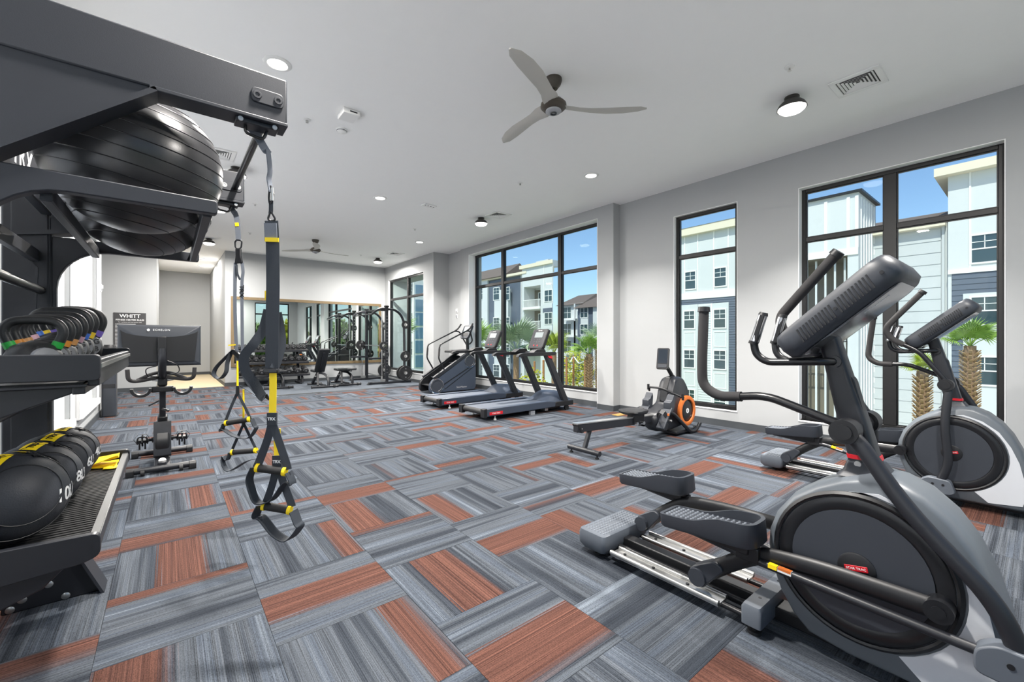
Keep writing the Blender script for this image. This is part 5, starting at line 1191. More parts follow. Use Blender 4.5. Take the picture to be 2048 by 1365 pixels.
# ------------------------------------------------------------------ benches
PAD = pmat('bench_vinyl', srgb(34, 36, 39), .45, var=.06, bump=.15, bscale=200)
def bench(xc, yf, angle, label, z0=.012):
    """cross foot at yf (towards the carpet), bench runs towards +y"""
    t = thing('weight_bench', label, 'bench', (xc, yf, z0))
    mk('front_foot', MB().cyl((-.33, 0, .04), (.33, 0, .04), .032, n=14), M_['satin'], t)
    for s in (-1, 1): mk('foot_cap', MB().cyl((s*.33, 0, .04), (s*.35, 0, .04), .04, n=14), M_['rubber'], t)
    mk('transport_wheel', MB().cyl((.22, -.05, .045), (.26, -.05, .045), .04, n=14), M_['rubber'], t)
    mk('rear_foot', MB().cyl((-.2, 1.05, .035), (.2, 1.05, .035), .03, n=14), M_['satin'], t)
    mk('spine', MB().bar((0, .02, .07), (0, 1.05, .06), .06, .05), M_['satin'], t, .006)
    arc = [(0, .02, .06)] + [(0, .02+.30*math.sin(a), .06+.33*(1-math.cos(a))) for a in []]
    mk('arched_leg', MB().tube(smooth([(0.10, .0, .05), (.10, .02, .20), (.08, .12, .32), (.04, .30, .375), (0, .55, .38)], 5), .035, 10, flat=(.04, .03, (1, 0, 0))), M_['satin'], t)
    mk('rear_post', MB().bar((-.09, .95, .06), (-.02, .62, .40), .06, .06), M_['satin'], t, .006)
    mk('post', MB().bar((-.12, .25, .05), (-.08, .40, .40), .055, .055), M_['satin'], t, .006)
    mk('adjust_knob', MB().cyl((-.12, .42, .30), (-.17, .42, .30), .018, n=12), M_['silver'], t)
    mk('seat_pad', MB().box(-.15, .15, .55, .95, .40, .465), PAD, t, .02)
    a = math.radians(angle); c, s_ = math.cos(a), math.sin(a)
    # backrest hinges at y=.53 and extends towards the camera side
    m = MB().prism([(.52-(-.0)*s_, .42), (.52-.80*c, .42+.80*s_), (.52-.80*c+.065*s_, .42+.80*s_+.065*c), (.52+.065*s_, .42+.065*c)], 'yz', -.14, .14)
    mk('backrest_pad', m, PAD, t, .02)
    mk('back_support', MB().bar((0, .50, .40), (0, .52-.72*c, .40+.72*s_), .06, .03, (0, 0, 1)), M_['satin'], t, .004)
    return t
bench(3.36, 12.38, 52, 'black adjustable bench with its backrest raised, between two flat benches')
bench(4.06, 12.56, 3, 'black flat bench beside the smith machine')
bench(2.32, 12.86, 3, 'black flat bench in front of the dumbbell rack')

# ------------------------------------------------------------------ smith machine
SM = thing('smith_machine', 'black smith machine with curved arms and storage horns by the far window', 'smith machine', (5.2, 13.3, .012))
def sm(n, mb, m, p=None, b=0):
    mb.v = [(v[0]-5.2, v[1]-13.3, v[2]-.012) for v in mb.v]; return mk(n, mb, m, p or SM, b)
yn_, yf_ = 12.45, 14.12
for y, s in ((yn_, -1), (yf_, 1)):
    sm('base_rail', MB().bar((4.60, y, .045), (5.93, y, .045), .09, .06), M_['satin'], None, .006)
    sm('base_foot', MB().prism([(4.55, .012), (4.66, .012), (4.70, .075), (4.62, .085)], 'xz', y-.06, y+.06), M_['blackm'], None, .004)
    u = sm('upright', MB().box(5.10, 5.19, y-.04, y+.04, .06, 2.33), M_['satin'], None, .008)
    ho = MB()
    for k in range(18): ho.cyl((5.145, y+s*.041, .35+k*.1), (5.145, y+s*.043, .35+k*.1), .012, n=8)
    o = sm('peg_holes', ho, M_['silver'], u); o['kind'] = 'stuff'
    sm('upright_cap', MB().box(5.085, 5.205, y-.05, y+.05, 2.32, 2.37), M_['black'], u, .006)
    sm('guide_rod', MB().cyl((5.0, y, .10), (5.0, y, 2.22), .014, n=12), M_['chrome'])
    sm('guide_bracket', MB().box(4.97, 5.12, y-.03, y+.03, 2.20, 2.26), M_['satin'], None, .004)
    sm('guide_stop', MB().cyl((5.0, y, .16), (5.0, y, .24), .03, n=14).box(4.96, 5.12, y-.03, y+.03, .085, .15), M_['silver'])
    sm('rear_arm', MB().tube(smooth([(5.15, y, 2.26), (5.38, y, 2.25), (5.58, y, 2.12), (5.69, y, 1.90), (5.71, y, 1.6), (5.72, y, .9), (5.72, y, .04)], 6), .04, 12, flat=(.05, .035, (0, 1, 0))), M_['satin'])
    sm('front_arm', MB().tube(smooth([(5.15, y, 2.26), (4.98, y, 2.27), (4.82, y, 2.20), (4.70, y, 2.10)], 5), .035, 10), M_['satin'])
    sm('spotter_arm', MB().bar((4.62, y-s*.06, .78), (5.14, y-s*.06, .78), .05, .06), M_['satin'], None, .006)
    sm('diagonal_brace', MB().bar((5.19, y, .22), (5.70, y, .07), .05, .04), M_['silver'], None, .004)
    for z in (1.80, .83, .31): sm('storage_horn', MB().cyl((5.72, y-.16, z), (5.72, y+.16, z), .024, n=14), M_['chrome'])
sm('top_beam', MB().box(5.11, 5.18, yn_, yf_, 2.24, 2.30), M_['satin'], None, .006)
sm('pull_up_bar', MB().cyl((4.70, yn_-.02, 2.10), (4.70, yf_+.02, 2.10), .018, n=14), M_['blackm'])
sm('rear_beam', MB().box(5.69, 5.75, yn_, yf_, .014, .062), M_['satin'], None, .006)
# barbell carried on the guides
t = thing('barbell', 'steel smith machine bar carrying small plates', 'barbell', (5.0, 13.285, 1.16))
mk('bar', MB().cyl((0, -1.12, 0), (0, 1.12, 0), .014, n=14), M_['chrome'], t)
for s in (-1, 1): mk('bar_carriage', MB().box(-.03, .03, s*.835-.04, s*.835+.04, -.08, .08), M_['black'], t, .006); mk('bar_sleeve', MB().cyl((0, s*.90, 0), (0, s*1.13, 0), .024, n=14), M_['chrome'], t)
# weight plates
PLT = pmat('plate_rubber', srgb(30, 31, 33), .5, var=.1, bump=.15, bscale=150)
def plate_proto(r, th):
    t = thing('weight_plate', '', 'weight plate', (0, 0, 0), 0, 'weight plates on the smith machine')
    mk('disc', MB().lathe([(.027, -th/2), (r*.30, -th/2), (r*.34, -th*.32), (r*.78, -th*.32), (r*.82, -th/2), (r*.97, -th/2), (r, -th*.3), (r, th*.3), (r*.97, th/2), (r*.82, th/2), (r*.78, th*.32), (r*.34, th*.32), (r*.30, th/2), (.027, th/2), (.027, -th/2)], 36, AX((0, 0, 0), (0, 1, 0)), cap=False), PLT, t)
    mk('hub_ring', MB().lathe([(.026, -th/2-.002), (.05, -th/2-.002), (.05, th/2+.002), (.026, th/2+.002), (.026, -th/2-.002)], 24, AX((0, 0, 0), (0, 1, 0)), cap=False), M_['silver'], t)
    for s in (-1, 1):
        mk('grip_slot', MB().obox((s*r*.56, -th*.33, 0), (r*.16, .004, r*.34)), M_['black'], t)
        mk('weight_number', text_mb('45' if r > .2 else ('25' if r > .14 else '10'), r*.2, AX((0, -th/2-.0, s*r*.58), (0, -1, 0), (1, 0, 0)), .002), M_['lettergrey'], t)
    return t
big, mid, sml = plate_proto(.225, .045), plate_proto(.165, .035), plate_proto(.125, .03)
used = set()
def put(proto, x, y, z, label):
    o = proto if proto.name not in used else dup(proto)
    used.add(proto.name); o.location = (x, y, z); o['label'] = label
put(big, 5.72, yn_-.085, .31, 'large black plate on the bottom horn of the smith machine arm facing the carpet')
put(big, 5.72, yn_+.085, .31, 'large black plate on the bottom horn inside the smith machine arm')
put(mid, 5.72, yn_-.08, .83, 'medium black plate on the middle horn of the smith machine arm facing the carpet')
put(sml, 5.72, yn_-.08, 1.80, 'small black plate on the top horn of the smith machine arm facing the carpet')
put(big, 5.72, yf_-.085, .31, 'large black plate on the bottom horn of the smith machine arm beside the mirror')
put(mid, 5.72, yf_-.08, .83, 'medium black plate on the middle horn of the smith machine arm beside the mirror')
put(sml, 5.72, yf_-.08, 1.80, 'small black plate on the top horn of the smith machine arm beside the mirror')
put(sml, 5.0, 13.285-.96, 1.16, 'small black plate on the bar end facing the carpet')
put(mid, 5.0, 13.285+.96, 1.16, 'medium black plate on the bar end beside the mirror')
put(sml, 5.0, 13.285-.925-.0-.08, 1.16, 'outer small black plate on the bar end facing the carpet') if False else None
# ------------------------------------------------------------------ outside: ground, buildings, planting
GZ = -5.0
def PXX(px, py, X):
    """pixel -> (y, z) on the plane x = X"""
    a = (px-1024)/FPX; rx = math.sin(YAW)+a*math.cos(YAW); ry = math.cos(YAW)-a*math.sin(YAW)
    d = X/rx; return d*ry, EYE-(py-680)/FPX*d
def PXD(px, py, d):
    a = (px-1024)/FPX
    return (d*(math.sin(YAW)+a*math.cos(YAW)), d*(math.cos(YAW)-a*math.sin(YAW)), EYE-(py-680)/FPX*d)
struct('ground', MB().box(-150, 250, -200, 250, GZ-.3, GZ), pmat('pavement', srgb(222, 217, 206), .9, var=.08, vscale=.6), label='pale paved ground around the buildings')
struct('lawn', MB().box(14, 34.3, 17, 24.4, GZ, GZ+.03).box(14, 40.4, 24.4, 47.3, GZ, GZ+.03).box(7.5, 14, -6, 40, GZ, GZ+.03), pmat('grass', srgb(120, 150, 52), .95, var=.3, vscale=3, bump=.8, bscale=40), label='bright green lawn below the windows')
struct('garden_path', MB().box(14, 40, 30, 33.5, GZ+.03, GZ+.05).box(28, 30.5, 17, 30, GZ+.03, GZ+.05), pmat('concrete_path', srgb(220, 214, 200), .9, var=.05), label='pale concrete path across the lawn')
EW = pmat('white_board', srgb(208, 212, 211), .7, var=.02); EG = pmat('pale_grey_siding', srgb(196, 200, 200), .7, var=.03); ES = pmat('slate_siding', srgb(88, 98, 112), .7, var=.05)
ET = pmat('white_exterior_trim', srgb(236, 236, 232), .6, var=.02); EC = pmat('cream_fascia', srgb(226, 216, 192), .7, var=.03); ER = pmat('brown_shingle', srgb(112, 100, 92), .9, var=.2, vscale=4)
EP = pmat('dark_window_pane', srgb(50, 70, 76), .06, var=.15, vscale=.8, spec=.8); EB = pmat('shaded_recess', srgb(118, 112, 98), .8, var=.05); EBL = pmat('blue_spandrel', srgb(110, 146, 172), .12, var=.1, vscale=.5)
def bwin(root, face, pos, w, h, grid='dh'):
    """double-hung window; face '-x' or '-y'; pos is the centre on the wall plane"""
    x, y, z = pos; t = .09
    B = (lambda a0, a1, b0, b1, d0, d1, m=None: (m or MB()).box(x-d1, x-d0, y+a0, y+a1, z+b0, z+b1)) if face == '-x' else (lambda a0, a1, b0, b1, d0, d1, m=None: (m or MB()).box(x+a0, x+a1, y-d1, y-d0, z+b0, z+b1))
    f = MB(); B(-w/2-t, -w/2, -h/2-t, h/2+t, 0, .07, f); B(w/2, w/2+t, -h/2-t, h/2+t, 0, .07, f); B(-w/2, w/2, h/2, h/2+t, 0, .07, f); B(-w/2, w/2, -h/2-t, -h/2, 0, .07, f)
    o = mk('window', f, ET, root)
    mk('pane', B(-w/2, w/2, -h/2, h/2, -.02, .015), EP, o)
    mk('meeting_rail', B(-w/2, w/2, -.035, .035, .0, .05), ET, o)
    if grid == 'dh':
        mk('muntin', B(-.018, .018, .035, h/2, .0, .035), ET, o); mk('muntin', B(-w/2, w/2, h/4-.0, h/4+.035, .0, .035), ET, o)
    else: mk('muntin', B(-.04, .04, -h/2, h/2, .0, .045), ET, o)
    return o
def lap(root, X, y0, y1, z0, z1, pitch, mat, single=False, name='siding_board'):
    n = max(1, int(round((z1-z0)/pitch))); p = (z1-z0)/n; big = MB()
    for i in range(n):
        za = z0+i*p; m = MB().add([(X, y0, za), (X-.045, y0, za), (X-.012, y0, za+p), (X, y0, za+p), (X, y1, za), (X-.045, y1, za), (X-.012, y1, za+p), (X, y1, za+p)], [(0,1,2,3), (7,6,5,4), (1,5,6,2), (0,4,5,1), (2,6,7,3), (4,0,3,7)])
        if single: mk(name, m, mat, root)
        else: big.add(m.v, m.f)
    if not single:
        o = mk(name, big, mat, root); o['kind'] = 'stuff'
# --- building across the court (seen through the narrow and the four pane windows)
XA = 34.5
b1 = thing('apartment_building', 'white and slate apartment block with double hung windows across the court', 'building', (0, 0, 0))
mk('wall', MB().box(XA, XA+10, 12.6, 24, GZ, 10.3), EW, b1)
mk('fascia', MB().box(XA-.45, XA+10, 12.3, 24.3, 10.15, 10.75), EC, b1); mk('roof', MB().prism([(XA-.5, 10.75), (XA+10, 10.75), (XA+5, 11.5)], 'xz', 12.3, 24.3), ER, b1)
for px in (1370, 1396, 1428, 1457):
    y = PXX(px, 500, XA)[0]; mk('batten', MB().box(XA-.05, XA, y-.05, y+.05, 5.3, 10.15), ET, b1)
ya, zb = PXX(1470, 587, XA); mk('belt_board', MB().box(XA-.10, XA, 12.6, 24, 4.75, 5.3), ET, b1)
yb_ = PXX(1426, 600, XA)[0]
lap(b1, XA-.02, 12.6, yb_, GZ, 4.75, .2, ES); lap(b1, XA-.02, yb_, 24, 4.3, 4.75, .2, ES)
lap(b1, XA-.06, yb_+.1, 24, GZ, 4.3, .2, EW)
mk('corner_board', MB().box(XA-.14, XA, yb_, yb_+.12, GZ, 4.3), ET, b1)
yw = PXX(1441, 600, XA)[0]
mk('window_bay_panel', MB().box(XA-.10, XA, yw-.68, yw+.68, GZ, 4.3), EW, b1)
yl = PXX(1381, 600, XA)[0]
mk('window_bay_panel', MB().box(XA-.16, XA, yl-.72, yl+.72, GZ, 4.3), EW, b1)
for pxc, yc_, dx in ((1381, yl, .16), (1441, yw, .10)):
    for pyc in (558, 639, 719, 800):
        z = PXX(1410, pyc, XA)[1]; bwin(b1, '-x', (XA-(dx if z < 4.5 else 0), yc_, z), .88, 1.42)
    for pyc in (679, 760):
        z = PXX(1410, pyc, XA)[1]; m = MB(); xx = XA-dx
        m.box(xx-.03, xx, yc_-.5, yc_+.5, z-.62, z-.56).box(xx-.03, xx, yc_-.5, yc_+.5, z+.56, z+.62).box(xx-.03, xx, yc_-.5, yc_-.44, z-.56, z+.56).box(xx-.03, xx, yc_+.44, yc_+.5, z-.56, z+.56)
        mk('panel_moulding', m, ET, b1)
# --- wing with breezeway, grey lap siding and white tower
b5 = thing('apartment_wing', 'white building wing with breezeway, pale lap siding and slate base beyond the palms', 'building', (0, 0, 0))
XB = 31.0; yA, yB = PXX(1717, 500, XB)[0], 12.4
zt = PXX(1717, 384, XB)[1]
o1 = PXX(1695, 520, XB); o0 = PXX(1612, 520, XB)
zo = PXX(1650, 515, XB)[1]
wl_ = MB().box(XB, XB+4, o1[0]-.0, yA, GZ, zt) if o1[0] < yA else MB().box(XB, XB+4, yA, o1[0], GZ, zt)
wl_.box(XB, XB+4, o1[0], yB, zo, zt).box(XB+2.6, XB+4, o1[0], yB, GZ, zo).box(XB, XB+4, yB-.9, yB, GZ, zo)
mk('wall', wl_, EW, b5)
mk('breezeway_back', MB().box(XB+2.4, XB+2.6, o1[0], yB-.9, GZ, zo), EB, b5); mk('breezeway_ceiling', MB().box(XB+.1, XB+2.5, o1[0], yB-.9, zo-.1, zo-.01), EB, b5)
for k in range(9): y = o1[0]+.25+k*(yB-.9-o1[0]-.4)/8; mk('screen_post', MB().box(XB+.5, XB+.58, y-.05, y+.05, GZ, zo-.1), EW, b5)
zr = PXX(1640, 655, XB)[1]; mk('railing', MB().box(XB+.1, XB+.16, o1[0], yB-.9, zr, zr+.07).box(XB+.1, XB+.16, o1[0], yB-.9, zr-.9, zr-.84), M_['frame'], b5)
for k in range(30): y = o1[0]+.08+k*(yB-.9-o1[0]-.1)/29; mk('baluster', MB().box(XB+.115, XB+.145, y-.015, y+.015, zr-.84, zr), M_['frame'], b5)
mk('belt_trim', MB().box(XB-.08, XB, yA, yB, zo-.05, zo+.35), ET, b5); mk('roof_cap', MB().box(XB-.2, XB+4.2, yA-.2, yB, zt, zt+.12), M_['frame'], b5)
for px in (1652, 1697, 1714): y = PXX(px, 450, XB)[0]; mk('batten', MB().box(XB-.06, XB, y-.08, y+.08, zo+.35, zt-.2), ET, b5)
for k in range(6): x = XB+.5+k*.6; mk('batten', MB().box(x-.04, x+.04, yA-.05, yA, GZ, zt-.2), ET, b5)
# link with roof, lap siding
y1_, y0_ = yA, PXX(1893, 500, XA)[0]
zl = PXX(1850, 452, XA)[1]
mk('wall', MB().box(XA, XA+6, y0_-.5, y1_+2, GZ, zl), EG, b5)
lap(b5, XA-.01, PXX(1882, 500, XA)[0], PXX(1768, 500, XA)[0]+1.5, GZ, zl-.3, .66, EG, True)
mk('downpipe', MB().box(XA-.14, XA-.02, PXX(1887, 500, XA)[0]-.06, PXX(1887, 500, XA)[0]+.06, GZ, zl), EG, b5)
mk('eave', MB().box(XA-.5, XA, y0_, y1_+2, zl-.2, zl+.12), EC, b5)
mk('roof', MB().prism([(XA-.55, zl+.12), (XA+6, zl+.12), (XA+6, zl+1.9)], 'xz', y0_, y1_+2), ER, b5)
# tower
zt2 = PXX(1960, 345, XA)[1]; yt = PXX(1898, 450, XA)[0]
mk('tower_wall', MB().box(XA-.4, XA+6, -8, yt, GZ, zt2), EW, b5); mk('tower_eave', MB().box(XA-1.0, XA+6.5, -8, yt+.5, zt2, zt2+.45), EC, b5)
zs1 = PXX(1950, 545, XA-.4)[1]
lap(b5, XA-.41, -8, yt-.15, GZ, zs1, .30, ES, True)
mk('belt_board', MB().box(XA-.5, XA-.4, -8, yt, zs1, zs1+.22), ET, b5)
for px in (1942, ): y = PXX(px, 450, XA)[0]; mk('batten', MB().box(XA-.45, XA-.4, y-.04, y+.04, zs1+.22, zt2), ET, b5)
ywt = PXX(1967, 600, XA-.4)[0]
mk('window_bay_panel', MB().box(XA-.52, XA-.4, ywt-1.0, ywt+.75, GZ, PXX(1967, 586, XA-.4)[1]), EW, b5)
for pyc in (497, 622, 742): bwin(b5, '-x', (XA-.4-(.12 if pyc > 540 else 0), ywt-.05, PXX(1967, pyc, XA-.4)[1]), .95, 1.45)
# --- far block with balconies (wide window)
XC = 41.0
b2 = thing('apartment_building', 'pale apartment block with stacked balconies and flat parapet roofs beyond the palms', 'building', (0, 0, 0))
def seg(px0, px1): return PXX(px1, 600, XC)[0], PXX(px0, 600, XC)[0]
yR, yL = seg(1044, 1121); zt = PXX(1080, 532, XC)[1]
rec0, rec1 = seg(1048, 1081)
fl = [PXX(1090, p, XC)[1] for p in (612, 657, 702, 747)]       # floor lines
yR += 1.6
m = MB().prism([(XC, yR), (XC+2.3, yR+2.3), (XC+2.3, rec0), (XC, rec0)], 'xy', GZ, zt).box(XC, XC+2.3, rec1, yL, GZ, zt).prism([(XC+2.2, yR+2.2), (XC+5.5, yR+5.5), (XC+5.5, yL), (XC+2.2, yL)], 'xy', GZ, zt).box(XC, XC+2.3, rec0, rec1, fl[0]+3.0, zt)
mk('wall', m, EW, b2)
mk('parapet', MB().prism([(XC-.3, yR-.4), (XC+5.5, yR+5.2), (XC+5.5, yL+.3), (XC-.3, yL+.3)], 'xy', zt, zt+.5), EC, b2)
mk('roof_block', MB().box(XC+2.5, XC+5, yR+3.4, yL-.3, zt+.5, zt+1.4), EG, b2)
for i, z in enumerate(fl[:3]):
    mk('balcony_slab', MB().box(XC-.25, XC+2.2, rec0-.1, rec1+.1, z-.35, z), ET, b2)
    mk('balcony_rail', MB().box(XC-.15, XC-.08, rec0, rec1, z+.98, z+1.05), ET, b2)
    for k in range(22): y = rec0+.05+k*(rec1-rec0-.1)/21; mk('baluster', MB().box(XC-.13, XC-.10, y-.02, y+.02, z, z+.98), ET, b2)
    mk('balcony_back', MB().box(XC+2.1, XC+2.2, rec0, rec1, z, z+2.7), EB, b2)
    bwin(b2, '-x', (XC+2.1, rec1-1.9, z+1.2), 1.9, 2.0, 'x')
    ywn = PXX(1097, 600, XC)[0]; bwin(b2, '-x', (XC, ywn, z+1.35), 1.45, 1.5, 'x')
mk('slate_band', MB().box(XC-.05, XC, yR, PXX(1086, 600, XC)[0], fl[0]-.95, fl[0]-.35), ES, b2)
for px in (1088, 1106): y = PXX(px, 560, XC)[0]; mk('batten', MB().box(XC-.05, XC, y-.04, y+.04, fl[0]+.2, zt), ET, b2)
# slate bay and white bay at the end of the block
ys0, ys1 = seg(1006, 1044); zs = PXX(1020, 553, XC)[1]
mk('slate_bay', MB().box(XC+.6, XC+5.5, ys0, ys1, GZ, zs), ES, b2); yq = PXX(1034, 600, XC)[0]
mk('downpipe', MB().box(XC+.45, XC+.6, yq-.5, yq-.35, GZ, zs), ET, b2)
mk('bay_roof', MB().box(XC-.1, XC+5.5, ys0-1, ys1+8, zs, zs+.35), EC, b2)
ys2, ys3 = seg(975, 1006); mk('slate_bay', MB().box(XC+.3, XC+5.5, ys2, ys3, GZ, zs-.1), ES, b2)
yv = PXX(1005, 600, XC)[0]
mk('white_window_bay', MB().box(XC+.0, XC+.7, yv-1.4, yv+2.2, GZ, PXX(1000, 580, XC)[1]), EW, b2)
ys4, ys5 = seg(925, 975); mk('wall', MB().box(XC, XC+5.5, ys4, ys5, GZ, zs), EW, b2)
mk('roof', MB().prism([(XC-.6, zs+.2), (XC+5.5, zs+.2), (XC+2.6, zs+2.4)], 'xz', ys2-1, ys5), ER, b2)
for py in (588, 648, 702, 742):
    for px, xx in ((993, XC), (1013, XC), (961, XC)):
        y, z = PXX(px, py, XC); bwin(b2, '-x', (xx, y, z), 1.5 if px != 961 else 1.3, 1.9, 'dh')
# --- farther slate block with hipped roof
XD = 59.0
b3 = thing('apartment_building', 'distant slate and white apartment block with low hipped roof', 'building', (0, 0, 0))
y3 = lambda px: PXX(px, 600, XD)[0]
zt = PXX(1160, 617, XD)[1]
mk('wall', MB().box(XD, XD+12, y3(1192), y3(1156), GZ, zt), ES, b3); mk('white_end', MB().box(XD-.3, XD+12, y3(1205), y3(1188), GZ, zt), EW, b3); mk('balcony_bay', MB().box(XD+1.5, XD+12, y3(1156), y3(1112), GZ, PXX(1135, 606, XD)[1]), EW, b3)
mk('window_bay_panel', MB().box(XD-.12, XD, y3(1177), y3(1162), GZ, PXX(1168, 618, XD)[1]), EW, b3)
mk('roof', MB().loft([[(XD-.9, y3(1208), zt), (XD+13, y3(1208), zt), (XD+13, y3(1152), zt), (XD-.9, y3(1152), zt)], [(XD+5, y3(1200), zt+2.6), (XD+7, y3(1200), zt+2.6), (XD+7, y3(1162), zt+2.6), (XD+5, y3(1162), zt+2.6)]]), ER, b3)
mk('bay_roof', MB().loft([[(XD+.8, y3(1158), zt+.9), (XD+13, y3(1158), zt+.9), (XD+13, y3(1105), zt+.9), (XD+.8, y3(1105), zt+.9)], [(XD+6, y3(1150), zt+3.2), (XD+8, y3(1150), zt+3.2), (XD+8, y3(1115), zt+3.2), (XD+6, y3(1115), zt+3.2)]]), ER, b3)
for py in (626, 659, 693, 727):
    y, z = PXX(1169, py, XD); bwin(b3, '-x', (XD-.12, y, z), 1.7, 1.7, 'x')
    y, z = PXX(1135, py, XD+1.5); bwin(b3, '-x', (XD+1.5, y, z), 1.9, 2.1, 'x')
    mk('balcony_slab', MB().box(XD+.2, XD+1.5, y3(1146), y3(1122), z-1.55, z-1.25), ET, b3)
    mk('balcony_post', MB().box(XD+.3, XD+.55, y3(1147), y3(1145.5), GZ, z+1.5), ET, b3)
# --- near end wing seen through the window beside the smith machine
YD = 48.0
b4 = thing('apartment_building', 'white building end with a tall blue glazed stair column seen past the smith machine', 'building', (0, 0, 0))
def PXY(px, py):
    a = (px-1024)/FPX; rx = math.sin(YAW)+a*math.cos(YAW); ry = math.cos(YAW)-a*math.sin(YAW); d = YD/ry
    return d*rx, EYE-(py-680)/FPX*d
x4 = lambda px: PXY(px, 600)[0]
mk('wall', MB().box(12, 27.5, YD, YD+8, GZ, 11.5), EW, b4); mk('eave', MB().box(11.5, 28, YD-.6, YD+8, 10.2, 11.8), pmat('teal_eave', srgb(120, 170, 180), .7, var=.05), b4)
mk('slate_strip', MB().box(x4(784), x4(793), YD-.1, YD, GZ, 10.2), EBL, b4)
mk('stair_column', MB().box(x4(824), x4(844), YD-.5, YD, GZ, 10.0), ET, b4)
for pa, pb in ((571, 589), (600, 624), (627, 652), (656, 678), (682, 707), (711, 735), (739, 762)): mk('spandrel_pane', MB().box(x4(827), x4(842), YD-.56, YD-.5, PXY(830, pb)[1], PXY(830, pa)[1]), EBL, b4)
for px in (802, 822.5, 848):
    for py in (582, 640, 697, 752): x, z = PXY(px, py); bwin(b4, '-y', (x, YD-.02, z), 1.0 if px != 822.5 else .35, 1.6)

# --- palms
TRUNK = pmat('palm_trunk', srgb(150, 122, 94), .9, var=.3, vscale=18, bump=1, bscale=40); BOOT = pmat('palm_boot', srgb(176, 146, 106), .9, var=.25, vscale=10)
FR = [pmat('palm_frond_a', srgb(150, 182, 84), .6, var=.25, vscale=3), pmat('palm_frond_b', srgb(176, 194, 160), .6, var=.2, vscale=3), pmat('palm_frond_c', srgb(160, 176, 54), .6, var=.25, vscale=3)]
def frond_mesh(L, n=22):
    """fan leaf: petiole then blades radiating; grows along +x from the origin"""
    m = MB(); m.tube([(0, 0, 0), (L*.25, 0, .04*L), (L*.5, 0, .02*L)], .012, 5)
    c = Vector((L*.48, 0, .02*L))
    for i in range(n):
        a = math.radians(-115 + 230*i/(n-1)); bl = L*.55*(1-.25*abs(a)/2)
        d = Vector((math.cos(a), math.sin(a), 0)); s = Vector((-math.sin(a), math.cos(a), 0))
        p1 = c + d*bl*.5 + Vector((0, 0, .05*bl)); p2 = c + d*bl + Vector((0, 0, -.22*bl)); w = bl*.04
        m.add([c, p1 + s*w + Vector((0, 0, -.01)), p1 + Vector((0, 0, .015)), p1 - s*w + Vector((0, 0, -.01)), p2], [(0, 3, 2), (0, 2, 1), (1, 2, 4), (2, 3, 4)])
    return m
def palm(base, top, L, n, mat, label, trunk_r=.17, boots=True, seed=1):
    r_ = random.Random(seed)
    t = thing('palm_tree', label, 'palm', base)
    h = top - base[2]
    mk('trunk', MB().tube([(0, 0, 0), (.03, .02, h*.5), (.0, .0, h)], [trunk_r*1.1, trunk_r*.9, trunk_r*.85], 12), TRUNK, t)
    if boots:
        bm = MB()
        for k in range(int(h*.62/.075)):
            z = h*.36 + k*.075
            for j in range(5):
                a = k*.63 + j*2*PI/5 + r_.uniform(-.1, .1); d = Vector((math.cos(a), math.sin(a), 0)); rr = trunk_r*.82
                bm.bar(d*rr + Vector((0, 0, z)), d*(rr+.11) + Vector((0, 0, z+.12)), .07, .02)
        o = mk('boots', bm, BOOT, t); o['kind'] = 'stuff'
    f0 = None
    for k in range(n):
        a = k*2.4 + r_.uniform(-.2, .2); el = math.radians(r_.uniform(0, 70) if k > n*.4 else r_.uniform(50, 88))
        if f0 is None: f = f0 = mk('frond', frond_mesh(L), mat, t, smooth_ang=80)
        else: f = f0.copy(); COL.objects.link(f); f.parent = t
        f.location = (0, 0, h-.05); f.rotation_euler = (r_.uniform(-.4, .4), -el, a)
    return t
def pd(px, py, d): x, y, z = PXD(px, py, d); return x, y, z
for px, ytop, d, L, n, mi, lab, tr, bo in (
        (1940, 692, 13.5, 1.0, 14, 0, 'young fan palm with shaggy trunk in front of the slate siding', .17, True),
        (1845, 742, 13.0, .75, 9, 2, 'short fan palm with shaggy trunk in front of the pale lap siding', .16, True),
        (1178, 708, 24, 1.3, 14, 0, 'fan palm with shaggy trunk beside the lawn posts', .2, True),
        (1032, 705, 18, 1.7, 18, 1, 'silvery fan palm behind the treadmill consoles', .14, False),
        (958, 700, 24, 1.8, 16, 0, 'green fan palm behind the stair climber console', .14, False),
        (1108, 706, 21, 1.3, 12, 2, 'yellow green fan palm behind the treadmill beside the rower', .15, False),
        (792, 680, 30, 2.2, 14, 0, 'fan palm outside the window beside the smith machine', .16, False),
        (1196, 690, 30, 1.8, 10, 1, 'pale fan palm at the edge of the lawn near the window pier', .16, True)):
    x, y, z = pd(px, ytop, d); palm((x, y, GZ), z, L, n, FR[mi], lab, tr, bo, int(px))
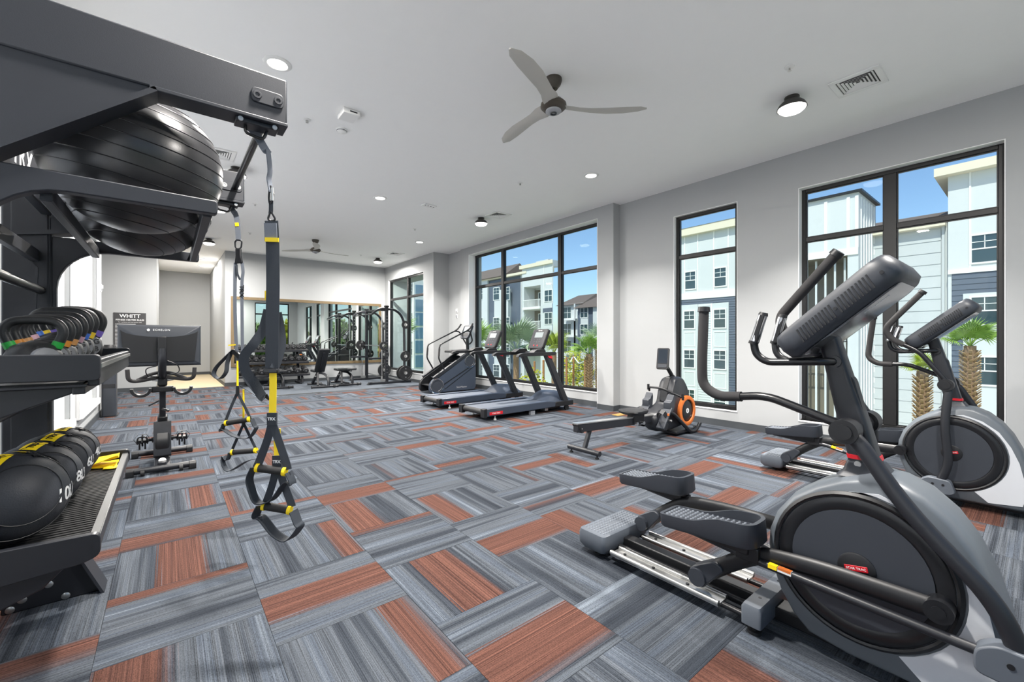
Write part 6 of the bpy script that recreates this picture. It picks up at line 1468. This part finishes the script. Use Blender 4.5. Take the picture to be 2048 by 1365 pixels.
# --- shrubs, trees
LEAF = [pmat('leaf_green', srgb(96, 128, 44), .6, var=.35, vscale=4), pmat('leaf_lime', srgb(176, 176, 48), .6, var=.3, vscale=4), pmat('leaf_dark', srgb(60, 84, 52), .6, var=.3, vscale=4)]
def foliage(rx, ry, rz, n, size, seed):
    r_ = random.Random(seed); m = MB()
    for k in range(n):
        u = r_.uniform(-1, 1); a = r_.uniform(0, 2*PI); q = (r_.random()**.4)
        s = math.sqrt(1-u*u); p = Vector((rx*s*math.cos(a)*q, ry*s*math.sin(a)*q, rz*u*q))
        d = Vector((r_.uniform(-1, 1), r_.uniform(-1, 1), r_.uniform(-.5, 1))).normalized(); w = d.orthogonal().normalized()*size*.35
        m.add([p, p+d*size*.5+w, p+d*size, p+d*size*.5-w], [(0, 1, 2, 3)])
    return m
def shrub(name, loc, r, n, size, mat, label, cat, trunk=0, seed=1):
    t = thing(name, label, cat, loc)
    if trunk: mk('trunk', MB().cyl((0, 0, 0), (0, 0, trunk+r[2]*.5), .16, .08, n=8), TRUNK, t)
    else: mk('stem', MB().cyl((0, 0, 0), (0, 0, r[2]), .05, .03, n=6), TRUNK, t)
    o = mk('foliage', foliage(*r, n, size, seed), mat, t, loc=(0, 0, trunk + r[2]*.9), smooth_ang=20); o['kind'] = 'stuff'
for px, d, r, mi, lab in ((1146, 27, (1.8, 1.8, 1.1), 1, 'rounded lime green shrub beside the wooden posts'), (1200, 20, (.8, .8, 1.1), 0, 'leafy green shrub at the foot of the shaggy palm'),
                          (1034, 28, (1.3, 1.3, 1.2), 2, 'dark green shrub below the silvery palm'), (1062, 22, (1.1, 1.1, 2.6), 1, 'tall yellow green croton between the treadmill consoles'), (1152, 41, (1.8, 1.8, 3.0), 1, 'tall yellow leaved shrub behind the wooden posts'), (790, 34, (1.8, 1.8, 1.5), 2, 'dark green shrub outside the window beside the smith machine')):
    x, y, z = pd(px, 700, d); shrub('shrub', (x, y, GZ), r, 2200, .22, LEAF[mi], lab, 'shrub', 0, int(px))
POST = pmat('timber_post', srgb(176, 122, 76), .8, var=.2, vscale=6)
for px, pt, d, lab in ((1133, 716, 35, 'tall timber light pole next to the window mullion'), (1147, 713, 36, 'thick timber light pole wound with lights'), (1170, 722, 33, 'slim timber light pole beside the shaggy palm'), (1069, 724, 36, 'timber pole behind the handrail of the treadmill'), (1087, 722, 34, 'timber pole in front of the pale block'), (1106, 728, 30, 'timber pole near the treadmill upright')):
    x, y, z = pd(px, pt, d); t = thing('timber_pole', lab, 'post', (x, y, GZ)); mk('post', MB().cyl((0, 0, 0), (0, 0, z-GZ), .10, .09, n=10), POST, t); mk('post_cap', MB().cyl((0, 0, z-GZ), (0, 0, z-GZ+.05), .11, .07, n=10), POST, t)
p = [Vector(pd(*q)) for q in ((1110, 714, 35), (1133, 717, 35), (1140, 725, 35.5), (1147, 714, 36), (1158, 727, 34.5), (1170, 723, 33), (1182, 729, 33), (1196, 722, 33))]
t = thing('string_lights', 'white string of festoon lights hung between the timber poles', 'string lights', p[1]); mk('cable', MB().tube([q-p[1] for q in smooth(p, 4)], .05, 6), M_['white'], t)
for k in range(7):
    q = pd(700+k, 680, 30)
    X_ = -4 + k*4.8; shrub('tree', (X_, -20-(k % 2)*3, GZ), (2.6, 2.6, 3.6), 2600, .55, LEAF[k % 2], ['broad green tree', 'broad lime green tree'][k % 2] + ' outside the wall facing the mirror, ' + ['nearest the storage rack side', 'second in the row', 'third in the row', 'fourth in the row', 'fifth in the row', 'sixth in the row', 'at the building corner end'][k], 'tree', 1.6, 50+k)
